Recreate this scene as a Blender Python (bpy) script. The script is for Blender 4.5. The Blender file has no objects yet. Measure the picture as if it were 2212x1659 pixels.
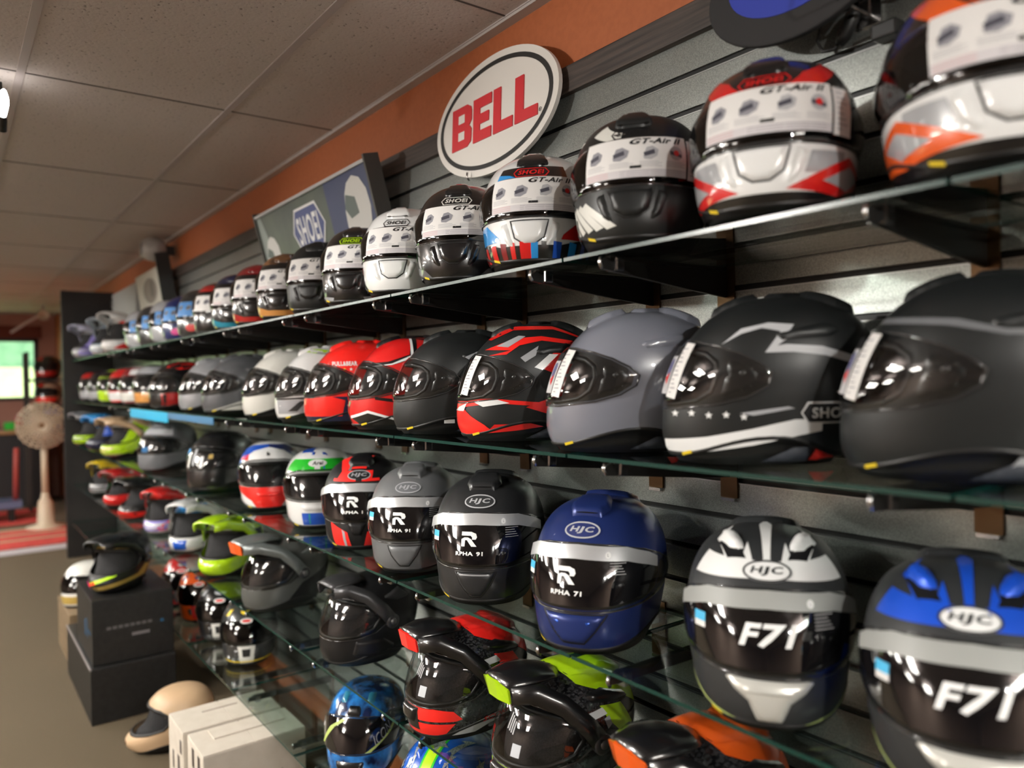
import bpy, math, random
import numpy as np
from mathutils import Vector, Matrix
from mathutils.bvhtree import BVHTree
from mathutils.geometry import delaunay_2d_cdt
random.seed(7)
C = bpy.context.scene.collection
scene = bpy.context.scene
R = math.radians

# ---------------------------------------------------------------- camera
CAM = Vector((0.0, -1.33, 1.62))
yaw, pit, roll = R(36.7), R(0.6), 0.02
fw = Vector((-math.cos(yaw) * math.cos(pit), math.sin(yaw) * math.cos(pit), -math.sin(pit)))
rt = fw.cross(Vector((0, 0, 1))).normalized(); up = rt.cross(fw)
rt2 = rt * math.cos(roll) - up * math.sin(roll); up2 = up * math.cos(roll) + rt * math.sin(roll)
cd = bpy.data.cameras.new('camera'); cam = bpy.data.objects.new('camera', cd); C.objects.link(cam)
cam.matrix_world = Matrix(((rt2.x, up2.x, -fw.x, CAM.x), (rt2.y, up2.y, -fw.y, CAM.y), (rt2.z, up2.z, -fw.z, CAM.z), (0, 0, 0, 1)))
cd.sensor_fit = 'HORIZONTAL'; cd.sensor_width = 36; cd.lens = 1650 / 2212 * 36
cd.clip_start = 0.02; cd.clip_end = 300
cd.dof.use_dof = True; cd.dof.focus_distance = 1.85; cd.dof.aperture_fstop = 1.8
scene.camera = cam
# ---------------------------------------------------------------- colour, world, sun
scene.view_settings.view_transform = 'Standard'
try: scene.view_settings.look = 'None'
except Exception: pass
scene.view_settings.gamma = 1; scene.view_settings.use_curve_mapping = False
scene.view_settings.exposure = 0.3
scene.cycles.transparent_max_bounces = 32; scene.cycles.max_bounces = 10
wd = bpy.data.worlds.new('world'); scene.world = wd; wd.use_nodes = True
bg = wd.node_tree.nodes['Background']; bg.inputs[0].default_value = (0.75, 0.87, 1, 1); bg.inputs[1].default_value = 1.6
sd = bpy.data.lights.new('sun', 'SUN'); sd.energy = 9.0; sd.angle = R(1); sd.color = (1, .96, .88)
sun = bpy.data.objects.new('sun', sd); C.objects.link(sun); sun.rotation_euler = (R(20), R(42), 0)
PANEL_E = 42.0        # ceiling troffer brightness
SPOT_W = 60.0         # track spot power
def lamp_spot(name, loc, target, watt, size=75, rad=.03, col=(1, .97, .91), parent=None):
    ld = bpy.data.lights.new(name, 'SPOT'); ld.energy = watt; ld.spot_size = R(size); ld.spot_blend = .6; ld.shadow_soft_size = rad; ld.color = col
    o = bpy.data.objects.new(name, ld); C.objects.link(o)
    q = (Vector(target) - Vector(loc)).to_track_quat('-Z', 'Y')
    if parent: o.parent = parent; o.matrix_local = Matrix.LocRotScale(Vector(loc) - parent.location, q, None)
    else: o.location = loc; o.rotation_euler = q.to_euler()
    return o

# ---------------------------------------------------------------- materials
MATS = {}
def pmat(name, color, rough=.5, metal=0, coat=0, emis=None, es=0, spec=.5, alpha=1):
    if name in MATS: return MATS[name]
    m = bpy.data.materials.new(name); m.use_nodes = True
    b = m.node_tree.nodes['Principled BSDF']
    b.inputs['Base Color'].default_value = (*color[:3], 1); b.inputs['Roughness'].default_value = rough
    b.inputs['Metallic'].default_value = metal; b.inputs['Coat Weight'].default_value = coat; b.inputs['Coat Roughness'].default_value = .04
    b.inputs['Specular IOR Level'].default_value = spec
    if emis: b.inputs['Emission Color'].default_value = (*emis, 1); b.inputs['Emission Strength'].default_value = es
    MATS[name] = m; return m
PAL = dict(white=(.72, .73, .73), offwhite=(.62, .62, .58), black=(.006, .006, .007), mblack=(.010, .0115, .012), red=(.62, .012, .012), fred=(.85, .02, .015),
    dred=(.20, .006, .010), orange=(.80, .11, .012), blue=(.012, .085, .50), lblue=(.02, .28, .70), navy=(.012, .022, .12), dnavy=(.008, .012, .045),
    green=(.02, .50, .03), neon=(.42, .68, .008), yellow=(.75, .55, .02), silver=(.42, .43, .45), grey=(.125, .13, .14), nardo=(.175, .185, .225),
    dgrey=(.026, .028, .030), lgrey=(.34, .35, .37), gold=(.42, .29, .07), cyan=(.01, .24, .36), pink=(.75, .04, .30), brown=(.13, .06, .025),
    tan=(.52, .36, .22), purple=(.28, .24, .62), paper=(.68, .67, .66), orange2=(.62, .28, .07), bred=(.42, .012, .012), lime=(.5, .6, .1), lav=(.48, .50, .66), pblue=(.40,.5,.60), skin=(.5,.3,.2))
def paint(key, fin='gloss'):
    n = f'{key}_{fin}'
    if n in MATS: return MATS[n]
    c = PAL[key]
    if fin == 'gloss': return pmat(n, c, .28, 0, 1)
    if fin == 'matte': return pmat(n, c, .42, 0, 0)
    if fin == 'satin': return pmat(n, c, .3, .35, .2)
    if fin == 'decal': return pmat(n, c, .5, 0, 0)
    return pmat(n, c, .8, 0, 0)
def nodes(m): return m.node_tree.nodes, m.node_tree.links
def flake(name, c1, c2, scale, rough=.4, metal=.6, bump=0, detail=2, tex='noise', pos=(.35, .65), stretch=None, coat=0):
    """two-colour noise material"""
    if name in MATS: return MATS[name]
    m = pmat(name, c1, rough, metal, coat); n, l = nodes(m); b = n['Principled BSDF']
    tc = n.new('ShaderNodeTexCoord'); mp = n.new('ShaderNodeMapping'); l.new(tc.outputs['Object'], mp.inputs[0])
    if stretch: mp.inputs['Scale'].default_value = stretch
    if tex == 'noise':
        t = n.new('ShaderNodeTexNoise'); t.inputs['Detail'].default_value = detail; t.inputs['Scale'].default_value = scale; o = t.outputs[0]
    else:
        t = n.new('ShaderNodeTexVoronoi'); t.inputs['Scale'].default_value = scale; o = t.outputs['Color']
    l.new(mp.outputs[0], t.inputs['Vector'])
    r = n.new('ShaderNodeValToRGB'); r.color_ramp.elements[0].position, r.color_ramp.elements[1].position = pos
    r.color_ramp.elements[0].color = (*c1, 1); r.color_ramp.elements[1].color = (*c2, 1)
    l.new(o, r.inputs[0]); l.new(r.outputs[0], b.inputs['Base Color'])
    if bump:
        bp = n.new('ShaderNodeBump'); bp.inputs['Strength'].default_value = bump; bp.inputs['Distance'].default_value = .004
        l.new(o, bp.inputs['Height']); l.new(bp.outputs[0], b.inputs['Normal'])
    return m
def clear(name, tint, gloss_col=(1, 1, 1), rough=.03, ior=1.5, boost=0.0):
    if name in MATS: return MATS[name]
    m = bpy.data.materials.new(name); m.use_nodes = True; n, l = nodes(m)
    for x in list(n):
        if x.type != 'OUTPUT_MATERIAL': n.remove(x)
    out = [x for x in n if x.type == 'OUTPUT_MATERIAL'][0]
    t = n.new('ShaderNodeBsdfTransparent'); t.inputs[0].default_value = (*tint, 1)
    g = n.new('ShaderNodeBsdfGlossy'); g.inputs['Color'].default_value = (*gloss_col, 1); g.inputs['Roughness'].default_value = rough
    f = n.new('ShaderNodeFresnel'); f.inputs[0].default_value = ior
    mt = n.new('ShaderNodeMath'); mt.operation = 'ADD'; mt.use_clamp = True; mt.inputs[1].default_value = boost
    mx = n.new('ShaderNodeMixShader')
    ge = n.new('ShaderNodeNewGeometry'); mi = n.new('ShaderNodeMapRange'); mi.inputs['To Min'].default_value = ior; mi.inputs['To Max'].default_value = 1 / ior   # same reflectance on both sides of a thin sheet
    l.new(ge.outputs['Backfacing'], mi.inputs['Value']); l.new(mi.outputs[0], f.inputs[0])
    l.new(f.outputs[0], mt.inputs[0]); l.new(mt.outputs[0], mx.inputs[0]); l.new(t.outputs[0], mx.inputs[1]); l.new(g.outputs[0], mx.inputs[2]); l.new(mx.outputs[0], out.inputs[0])
    MATS[name] = m; return m
VISOR = clear('clear_visor', (.66, .67, .67), rough=.02, boost=.015)
SMOKE = clear('smoke_visor', (.16, .17, .18), rough=.02, boost=.02)
GLASS = clear('shelf_glass', (.84, .90, .88), rough=.01, boost=.03)
CLIP = clear('clear_plastic', (.75, .78, .85), rough=.1, boost=.12)
PANE = clear('window_pane', (.95, .97, .97), rough=.01)
GEDGE = pmat('glass_edge', (.003, .035, .027), .25, 0, 0)
RUB = pmat('black_rubber', (.008, .008, .008), .45)
FOAM = flake('black_fabric', (.006, .006, .007), (.02, .02, .022), 300, .9, 0)
FILM = pmat('black_film', (.004, .004, .005), .06, 0, 1)
SILV = pmat('silver_film', (.55, .56, .58), .35, .55)
METAL = pmat('black_metal', (.020, .019, .018), .38, .4)
CHROME = pmat('bright_metal', (.55, .55, .55), .25, 1)
PAPER = pmat('paper', PAL['paper'], .55)
CARBON = flake('carbon_weave', (.004, .004, .005), (.035, .035, .038), 260, .25, 0, tex='vor', coat=1)

# ---------------------------------------------------------------- mesh helper
class MB:
    def __init__(s): s.v = []; s.f = []; s.mi = []; s.m = []; s.sm = []
    def mat(s, m):
        if m not in s.m: s.m.append(m)
        return s.m.index(m)
    def add(s, vs, fs, m, smooth=True):
        k = len(s.v); i = s.mat(m)
        s.v.extend([tuple(map(float, p)) for p in vs])
        for f in fs: s.f.append(tuple(int(a) + k for a in f)); s.mi.append(i); s.sm.append(smooth)
        return s
    def box(s, a, b, m, M=None):
        x0, y0, z0 = a; x1, y1, z1 = b
        vs = [Vector(p) for p in ((x0, y0, z0), (x1, y0, z0), (x1, y1, z0), (x0, y1, z0), (x0, y0, z1), (x1, y0, z1), (x1, y1, z1), (x0, y1, z1))]
        if M: vs = [M @ p for p in vs]
        return s.add(vs, ((0, 3, 2, 1), (4, 5, 6, 7), (0, 1, 5, 4), (1, 2, 6, 5), (2, 3, 7, 6), (3, 0, 4, 7)), m, False)
    def tube(s, pts, r, m, n=10, caps=True):
        pts = [Vector(p) for p in pts]; rs = r if isinstance(r, (list, tuple)) else [r] * len(pts); vs = []; fs = []
        for i, p in enumerate(pts):
            t = (pts[min(i + 1, len(pts) - 1)] - pts[max(i - 1, 0)]).normalized()
            a = t.orthogonal().normalized() if i == 0 else (a - t * a.dot(t)).normalized()
            b = t.cross(a)
            for k in range(n):
                an = 2 * math.pi * k / n; vs.append(p + (a * math.cos(an) + b * math.sin(an)) * rs[i])
        for i in range(len(pts) - 1):
            for k in range(n): fs.append((i * n + k, i * n + (k + 1) % n, (i + 1) * n + (k + 1) % n, (i + 1) * n + k))
        if caps: fs.append(tuple(range(n))[::-1]); fs.append(tuple((len(pts) - 1) * n + k for k in range(n)))
        return s.add(vs, fs, m)
    def lathe(s, prof, m, n=32, c=(0, 0, 0), axis='Z'):
        vs = []; fs = []
        for r_, z_ in prof:
            for k in range(n):
                a = 2 * math.pi * k / n; p = (r_ * math.cos(a), r_ * math.sin(a), z_)
                if axis == 'Y': p = (p[0], p[2], p[1])
                if axis == 'X': p = (p[2], p[0], p[1])
                vs.append((p[0] + c[0], p[1] + c[1], p[2] + c[2]))
        for i in range(len(prof) - 1):
            for k in range(n): fs.append((i * n + k, i * n + (k + 1) % n, (i + 1) * n + (k + 1) % n, (i + 1) * n + k))
        return s.add(vs, fs, m)
    def build(s, name, parent=None, solid=0, bevel=0):
        me = bpy.data.meshes.new(name); me.from_pydata(s.v, [], s.f)
        for m in s.m: me.materials.append(m)
        me.polygons.foreach_set('material_index', s.mi); me.polygons.foreach_set('use_smooth', s.sm)
        me.update(); o = bpy.data.objects.new(name, me); C.objects.link(o)
        if parent: o.parent = parent
        if solid: md = o.modifiers.new('solid', 'SOLIDIFY'); md.thickness = solid; md.offset = 0
        if bevel: md = o.modifiers.new('bevel', 'BEVEL'); md.width = bevel; md.segments = 2; md.limit_method = 'ANGLE'
        return o
def empty(name, loc=(0, 0, 0), rz=0, sc=1, tilt=0):
    o = bpy.data.objects.new(name, None); o.empty_display_size = .05; C.objects.link(o)
    o.location = loc; o.rotation_euler = (tilt, 0, rz); o.scale = (sc, sc, sc); return o
def tag(o, label, cat, group=None, kind=None):
    o['label'] = label; o['category'] = cat
    if group: o['group'] = group
    if kind: o['kind'] = kind
    return o
def struct(o): o['kind'] = 'structure'; return o

# ---------------------------------------------------------------- tessellated patches
def tess(poly, e):
    poly = [Vector(p[:2]) for p in poly]; n = len(poly); pts = []
    for i in range(n):
        a, b = poly[i], poly[(i + 1) % n]; k = max(1, int(math.ceil((b - a).length / e)))
        for j in range(k): pts.append(a.lerp(b, j / k))
    nb = len(pts); A = np.array([tuple(p) for p in pts]); B = np.roll(A, -1, 0)
    def dist(Q):
        d = np.full(len(Q), 1e9)
        for a, b in zip(A, B):
            ab = b - a; L = ab @ ab
            if L < 1e-14: continue
            t = np.clip(((Q - a) @ ab) / L, 0, 1); d = np.minimum(d, np.hypot(*(Q - (a + t[:, None] * ab)).T))
        return d
    def inside(Q):
        c = np.zeros(len(Q), bool)
        for a, b in zip(A, B):
            if a[1] == b[1]: continue
            h = ((a[1] > Q[:, 1]) != (b[1] > Q[:, 1])) & (Q[:, 0] < (b[0] - a[0]) * (Q[:, 1] - a[1]) / (b[1] - a[1]) + a[0]); c ^= h
        return c
    lo, hi = A.min(0), A.max(0)
    gx, gy = np.meshgrid(np.arange(lo[0] + e / 2, hi[0], e), np.arange(lo[1] + e / 2, hi[1], e)); G = np.c_[gx.ravel(), gy.ravel()]
    if len(G): G = G[inside(G)]
    if len(G): G = G[dist(G) > .4 * e]
    allp = pts + [Vector(g) for g in G]
    r = delaunay_2d_cdt(allp, [(i, (i + 1) % nb) for i in range(nb)], [], 1, 1e-7)
    P = np.array([tuple(p) for p in r[0]]); F = [tuple(f) for f in r[2]]
    return P, F, (dist(P) if len(P) else [])
def split(P, F, e):
    P = [tuple(p) for p in P]; F = list(F)
    for _ in range(5):
        out = []; ch = False; mid = {}
        def M(a, b):
            k = (min(a, b), max(a, b))
            if k not in mid: mid[k] = len(P); P.append(((P[a][0] + P[b][0]) / 2, (P[a][1] + P[b][1]) / 2))
            return mid[k]
        for a, b, c in F:
            L = max(math.dist(P[a], P[b]), math.dist(P[b], P[c]), math.dist(P[c], P[a]))
            if L > e: ab, bc, ca = M(a, b), M(b, c), M(c, a); out += [(a, ab, ca), (ab, b, bc), (ca, bc, c), (ab, bc, ca)]; ch = True
            else: out.append((a, b, c))
        F = out
        if not ch: break
    return np.array(P), F
TX = {}
def text2d(s, bold=0.0, shear=0.0):
    k = (s, bold, shear)
    if k not in TX:
        cu = bpy.data.curves.new('t', 'FONT'); cu.body = s; cu.size = 1; cu.align_x = 'CENTER'; cu.align_y = 'CENTER'; cu.offset = bold; cu.shear = shear; cu.resolution_u = 3; cu.fill_mode = 'FRONT'; cu.space_character = 1.10
        o = bpy.data.objects.new('t', cu); C.objects.link(o)
        dg = bpy.context.evaluated_depsgraph_get(); me = bpy.data.meshes.new_from_object(o.evaluated_get(dg))
        me.calc_loop_triangles(); P = np.array([tuple(v.co)[:2] for v in me.vertices]); F = [tuple(t.vertices) for t in me.loop_triangles]
        bpy.data.objects.remove(o); bpy.data.curves.remove(cu); bpy.data.meshes.remove(me)
        c = (P.min(0) + P.max(0)) / 2; P = P - c; TX[k] = (P, F, P.max(0) * 2)
    return TX[k]
def put_poly(mb, poly, mapf, m, off=.0006, e=.008, h=0, bev=.004, smooth=True):
    P, F, d = tess(poly, e)
    if not len(F): return
    if h:
        t = np.clip(d / bev, 0, 1); o = -.001 + (h + .001) * (t * t * (3 - 2 * t) * .5 + t * .5)
    else: o = np.full(len(P), off)
    mb.add(mapf(P[:, 0], P[:, 1], o), F, m, smooth)
def put_text(mb, s, c, wh, mapf, m, off=.0009, e=.008, bold=.02, shear=0, rot=0):
    P, F, ext = text2d(s, bold, shear); P = P / ext * np.array(wh)
    P, F = split(P, F, e); ca, sa = math.cos(rot), math.sin(rot)
    u = P[:, 0] * ca - P[:, 1] * sa + c[0]; v = P[:, 0] * sa + P[:, 1] * ca + c[1]
    mb.add(mapf(u, v, np.full(len(P), off)), F, m)
def rect(x0, z0, x1, z1): return [(x0, z0), (x1, z0), (x1, z1), (x0, z1)]
def ell(cx, cz, rx, rz, n=28): return [(cx + rx * math.cos(2 * math.pi * i / n), cz + rz * math.sin(2 * math.pi * i / n)) for i in range(n)]
def star(cx, cz, r, a0=90): return [(cx + (r if i % 2 == 0 else r * .42) * math.cos(R(a0 + 36 * i)), cz + (r if i % 2 == 0 else r * .42) * math.sin(R(a0 + 36 * i))) for i in range(10)]
def hexa(cx, cz, w, h, cut=.22): return [(cx - w / 2, cz), (cx - w / 2 + w * cut * .5, cz + h / 2), (cx + w / 2 - w * cut * .5, cz + h / 2), (cx + w / 2, cz), (cx + w / 2 - w * cut * .5, cz - h / 2), (cx - w / 2 + w * cut * .5, cz - h / 2)]
K = .14                     # metres of arc per radian of the wrap map
def dg(pts): return [(R(p[0]) * K, p[1]) for p in pts]
def mir(half): return list(half) + [(-p[0], p[1]) for p in half[::-1] if abs(p[0]) > 1e-6]

# ---------------------------------------------------------------- shell surfaces
class Shell:
    def __init__(s, rows, n=2.25):
        rows = np.array(rows, float); k = len(rows); out = []
        for i in range(k - 1):
            p0, p1, p2, p3 = rows[max(i - 1, 0)], rows[i], rows[i + 1], rows[min(i + 2, k - 1)]
            for t in np.linspace(0, 1, 40, endpoint=False):
                out.append(.5 * (2 * p1 + (p2 - p0) * t + (2 * p0 - 5 * p1 + 4 * p2 - p3) * t * t + (3 * p1 - p0 - 3 * p2 + p3) * t ** 3))
        out.append(rows[-1]); s.T = np.array(out); s.T[:, 0] = np.maximum.accumulate(s.T[:, 0] + np.arange(len(s.T)) * 1e-8); s.k = 2 / n; s.bvh = None
    def P(s, phi, z):
        T = s.T; g = lambda j: np.interp(z, T[:, 0], T[:, j]); yf, yb, w, ym = g(1), g(2), g(3), g(4)
        c, sn = np.cos(phi), np.sin(phi)
        return np.stack([w * np.sign(sn) * np.abs(sn) ** s.k, ym + np.where(c > 0, yf - ym, yb - ym) * np.abs(c) ** s.k, np.broadcast_to(z, np.shape(phi))], -1)
    def wrap(s, u, v, off):
        phi = u / K; p = s.P(phi, v); a = s.P(phi + .02, v) - s.P(phi - .02, v); b = s.P(phi, np.minimum(v + .002, .2695)) - s.P(phi, v - .002)
        n = np.cross(a, b); n /= np.maximum(np.linalg.norm(n, axis=-1, keepdims=True), 1e-9)
        return p + n * np.asarray(off)[:, None]
    def ray(s, axis, sign=1):
        if s.bvh is None:
            vs, fs = [], []; NP, NS = 120, 90
            idx = np.linspace(0, len(s.T) - 1, NS).astype(int); ph = np.linspace(0, 2 * math.pi, NP, endpoint=False)
            for i in idx: vs += [tuple(p) for p in s.P(ph, np.full(NP, s.T[i, 0]))]
            for i in range(NS - 1):
                for j in range(NP): fs.append((i * NP + j, i * NP + (j + 1) % NP, (i + 1) * NP + (j + 1) % NP, (i + 1) * NP + j))
            s.bvh = BVHTree.FromPolygons(vs, fs)
        def f(u, v, off):
            out = []
            for a, b, o in zip(u, v, off):
                if axis == 'side': org, d = Vector((sign, a, b)), Vector((-sign, 0, 0))
                elif axis == 'front': org, d = Vector((a, -1, b)), Vector((0, 1, 0))
                elif axis == 'top': org, d = Vector((a, b, 1)), Vector((0, 0, -1))
                h = s.bvh.ray_cast(org, d)
                if h[0] is None:
                    h = s.bvh.find_nearest(Vector((0.0 if axis != 'side' else .02 * sign, a, b)) if axis == 'side' else (Vector((a, -.1, b)) if axis == 'front' else Vector((a, b, .25))))
                nn = h[1] if h[1].dot(d) < 0 else -h[1]
                out.append(h[0] + nn * o)
            return np.array([tuple(p) for p in out])
        return f
ROAD = Shell([(0, -.146, .100, .094, -.02), (.012, -.160, .113, .104, -.015), (.04, -.171, .130, .115, -.005), (.08, -.171, .147, .1225, .005), (.12, -.163, .161, .127, .012),
    (.16, -.149, .167, .1275, .016), (.20, -.126, .161, .119, .018), (.235, -.094, .137, .100, .02), (.258, -.056, .100, .070, .022), (.268, -.016, .062, .036, .023), (.270, .022, .026, .001, .024)])
ROUND = ROAD
MXS = Shell([(0, -.150, .105, .090, -.02), (.015, -.185, .118, .099, -.02), (.04, -.212, .132, .107, -.015), (.07, -.214, .146, .115, -.01), (.10, -.185, .156, .122, .005),
    (.125, -.156, .163, .126, .012), (.16, -.142, .166, .1265, .016), (.20, -.124, .160, .118, .018), (.235, -.094, .137, .100, .02), (.258, -.056, .100, .070, .022), (.268, -.016, .062, .036, .023), (.270, .022, .026, .001, .024)])
SPORT = mir(dg([(0, .184), (30, .182), (46, .175), (55, .162), (58, .142), (56, .118), (48, .104), (30, .098), (0, .098)]))
SVIS = mir(dg([(0, .201), (30, .198), (52, .189), (68, .177), (80, .161), (86, .145), (85, .126), (77, .109), (62, .097), (30, .088), (0, .087)]))
SFRM = mir(dg([(0, .1975), (30, .1945), (52, .1855), (67, .174), (78, .159), (83, .145), (82, .127), (75, .112), (61, .1005), (30, .0915), (0, .0905)]))
GPORT = mir(dg([(0, .178), (30, .176), (55, .169), (70, .158), (77, .143), (73, .122), (60, .115), (30, .111), (0, .112)]))
GVIS = mir(dg([(0, .194), (30, .192), (60, .181), (80, .168), (95, .153), (100, .140), (98, .122), (86, .108), (60, .103), (30, .101), (0, .102)]))
HPORT = mir(dg([(0, .186), (30, .184), (55, .176), (70, .162), (76, .142), (72, .116), (60, .104), (30, .097), (0, .096)]))
HVIS = mir(dg([(0, .203), (30, .200), (60, .188), (80, .172), (94, .154), (100, .140), (98, .118), (86, .102), (60, .092), (30, .086), (0, .085)]))
PORT = mir(dg([(0, .190), (30, .188), (55, .179), (70, .166), (77, .146), (73, .122), (60, .113), (30, .1085), (0, .109)]))
VIS = mir(dg([(0, .206), (30, .203), (60, .190), (78, .174), (90, .158), (97, .141), (95, .122), (84, .108), (60, .102), (30, .099), (0, .099)]))
MPORT = mir(dg([(0, .205), (30, .203), (55, .195), (70, .178), (76, .15), (70, .120), (52, .104), (30, .098), (0, .097)]))
def inpoly(poly, u, v):
    c = np.zeros(np.shape(u), bool); A = np.array(poly); B = np.roll(A, -1, 0)
    for a, b in zip(A, B):
        if a[1] == b[1]: continue
        c ^= ((a[1] > v) != (b[1] > v)) & (u < (b[0] - a[0]) * (v - a[1]) / (b[1] - a[1]) + a[0])
    return c
def ring(mb, poly, mapf, m, wi, wo, off, e=.008):
    """raised strip following an outline"""
    n = len(poly); pts = []
    for i in range(n):
        a, b = Vector(poly[i]), Vector(poly[(i + 1) % n]); k = max(1, int((b - a).length / e))
        for j in range(k): pts.append(a.lerp(b, j / k))
    n = len(pts); c = sum(pts, Vector((0, 0))) / n; prof = [(-wi, -.003), (-wi * .8, off), (wo * .8, off), (wo, -.0015)]; U = []; V = []; O = []
    area = sum(pts[i].x * pts[(i + 1) % n].y - pts[(i + 1) % n].x * pts[i].y for i in range(n)); sg = 1 if area > 0 else -1
    for i in range(n):
        t = (pts[(i + 1) % n] - pts[i - 1]).normalized(); nr = Vector((t.y, -t.x)) * sg
        for d, o in prof: q = pts[i] + nr * d; U.append(q.x); V.append(q.y); O.append(o)
    q = len(prof)
    mb.add(mapf(np.array(U), np.array(V), np.array(O)), [(i * q + j, ((i + 1) % n) * q + j, ((i + 1) % n) * q + j + 1, i * q + j + 1) for i in range(n) for j in range(q - 1)], m)

# ---------------------------------------------------------------- helmets
def zb(phi): a = np.abs((np.degrees(phi) + 180) % 360 - 180); return .014 + .032 * np.exp(-((a - 92) / 34) ** 2)
LOD = {2: (168, 72, .007), 1: (96, 44, .012), 0: (56, 30, .02)}
class Helmet:
    def __init__(s, name, base, lod=2, kind='road', fin='gloss', port=None, vis=None):
        s.root = empty(name); s.lod = lod; s.tabside = -1; s.sport = False; s.sh = MXS if kind == 'mx' else ROAD; s.kind = kind; s.e = LOD[lod][2]; s.fin = fin
        sh = s.sh; s.maps = dict(w=sh.wrap, s=sh.ray('side', 1), n=sh.ray('side', -1), f=sh.ray('front'), t=sh.ray('top'))
        s.vis = vis or (MVIS if kind == 'adv' else VIS)
        s.port = port or (MPORT if kind in ('mx', 'adv') else PORT)
        NP, NS, _ = LOD[lod]; mb = s.mb = MB(); T = sh.T
        idx = (np.linspace(0, 1, NS) ** 1.0 * (len(T) - 1)).astype(int); ph = np.linspace(0, 2 * math.pi, NP, endpoint=False) - math.pi
        zs = T[idx, 0]; PH, Z = np.meshgrid(ph, zs); ZB = zb(PH); zt = .10
        Z2 = np.where(Z < zt, ZB + Z * (zt - ZB) / zt, Z); pts = sh.P(PH.ravel(), Z2.ravel()); fs = []
        for i in range(NS - 1):
            cu = (ph + math.pi / NP) * K; cv = (Z2[i] + Z2[i + 1]) / 2; ins = inpoly(s.port, cu, cv)
            for j in range(NP):
                if not ins[j]: fs.append((i * NP + j, i * NP + (j + 1) % NP, (i + 1) * NP + (j + 1) % NP, (i + 1) * NP + j))
        mb.add(pts, fs, base)
    def poly(s, mp, pts, m, h=0, off=.0006, mirror=False, bev=.004, part=None, e=None):
        mb = s.mb if part is None else part
        put_poly(mb, pts, s.maps[mp], m, off, e or s.e, h, bev)
        if mirror:
            if mp == 's': put_poly(mb, pts, s.maps['n'], m, off, e or s.e, h, bev)
            else: put_poly(mb, [(-p[0], p[1]) for p in pts][::-1], s.maps[mp], m, off, e or s.e, h, bev)
    def text(s, mp, t, c, wh, m, off=.0012, part=None, **k):
        put_text(s.mb if part is None else part, t, c, wh, s.maps[mp], m, off, s.e, **k)
    def raised(s, name, mp, pts, m, h=.006, mirror=False, bev=.005, groove=False):
        for sg in ((1, -1) if mirror else (1,)):
            b = MB(); q = [(sg * p[0], p[1]) for p in pts]; mm = s.maps[mp]
            if mp == 's': q = pts; mm = s.maps['s' if sg > 0 else 'n']
            put_poly(b, q, mm, m, 0, min(s.e, .006), h, bev)
            if groove: ring(b, q, mm, RUB, .0018, .0018, .0012)
            b.build(name, s.root)
    def finish(s, visor=VISOR, trim=None, liner=True, gasket=True, sideplate=True, visor_ring=True, tabs=True):
        s.mb.build('shell', s.root); sh = s.sh; e = s.e; wv = sh.wrap
        if gasket: b = MB(); ring(b, s.port, wv, RUB, .004, .006 if s.lod == 2 else .009, .002, .01); b.build('eye_port_gasket', s.root)
        NP = 64 if s.lod else 32; ph = np.linspace(0, 2 * math.pi, NP, endpoint=False) - math.pi
        b = MB(); lev = [(.0, 0), (.5, 0), (1, 0)]; vs = []; n = 0
        prof = [(.018, 'z0', .004), (-.001, 'z0', .0), (-.004, 'a', .5), (-.003, 'b', .0), (.0018, 'b', 0), (.0022, 'b', .005), (-.001, 'b', .007)]
        for off, kk, d in prof:
            ZB = zb(ph); z = {'z0': np.full(NP, .0) + d, 'a': ZB * d, 'b': ZB - .003 + d}[kk]
            o = -.018 if off == .018 else off; vs += list(wv(ph * K, z, np.full(NP, o)))
        q = len(prof); b.add(vs, [(i * NP + j, i * NP + (j + 1) % NP, (i + 1) * NP + (j + 1) % NP, (i + 1) * NP + j) for i in range(q - 1) for j in range(NP)], trim or RUB); b.build('neck_trim', s.root)
        if liner:
            NSl = 20; idx = np.linspace(0, len(sh.T) - 1, NSl).astype(int); vs = []; c = np.array([0, .0, .12])
            for i in idx:
                p = sh.P(ph, np.full(NP, sh.T[i, 0])); sc = np.array([.84, .84, .88]); sc2 = sc.copy()
                p = (p - c) * sc + c
                if True: # cheek pads and brow fill the sides of the port
                    pass
                vs += list(p)
            b = MB(); b.add(vs, [(i * NP + (j + 1) % NP, i * NP + j, (i + 1) * NP + j, (i + 1) * NP + (j + 1) % NP)[::-1] for i in range(NSl - 1) for j in range(NP)], FOAM)
            # dark inner bulkhead behind the face opening
            put_poly(b, [(p[0] * 1.05, .15 + (p[1] - .15) * 1.1) for p in s.port], wv, FOAM, -.03, .02); b.build('liner', s.root)
        if s.sport:
            b = MB(); P, F, d = tess(SFRM, min(e, .008))
            cen = np.array([P[list(f)].mean(0) for f in F]); ins = inpoly(s.port, cen[:, 0], cen[:, 1]); b.add(wv(P[:, 0], P[:, 1], np.full(len(P), .0009)), [f for f, q in zip(F, ins) if not q], pmat('visor_frame', (.010, .010, .011), .4, 0, .3)); b.build('visor_frame', s.root)
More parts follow.
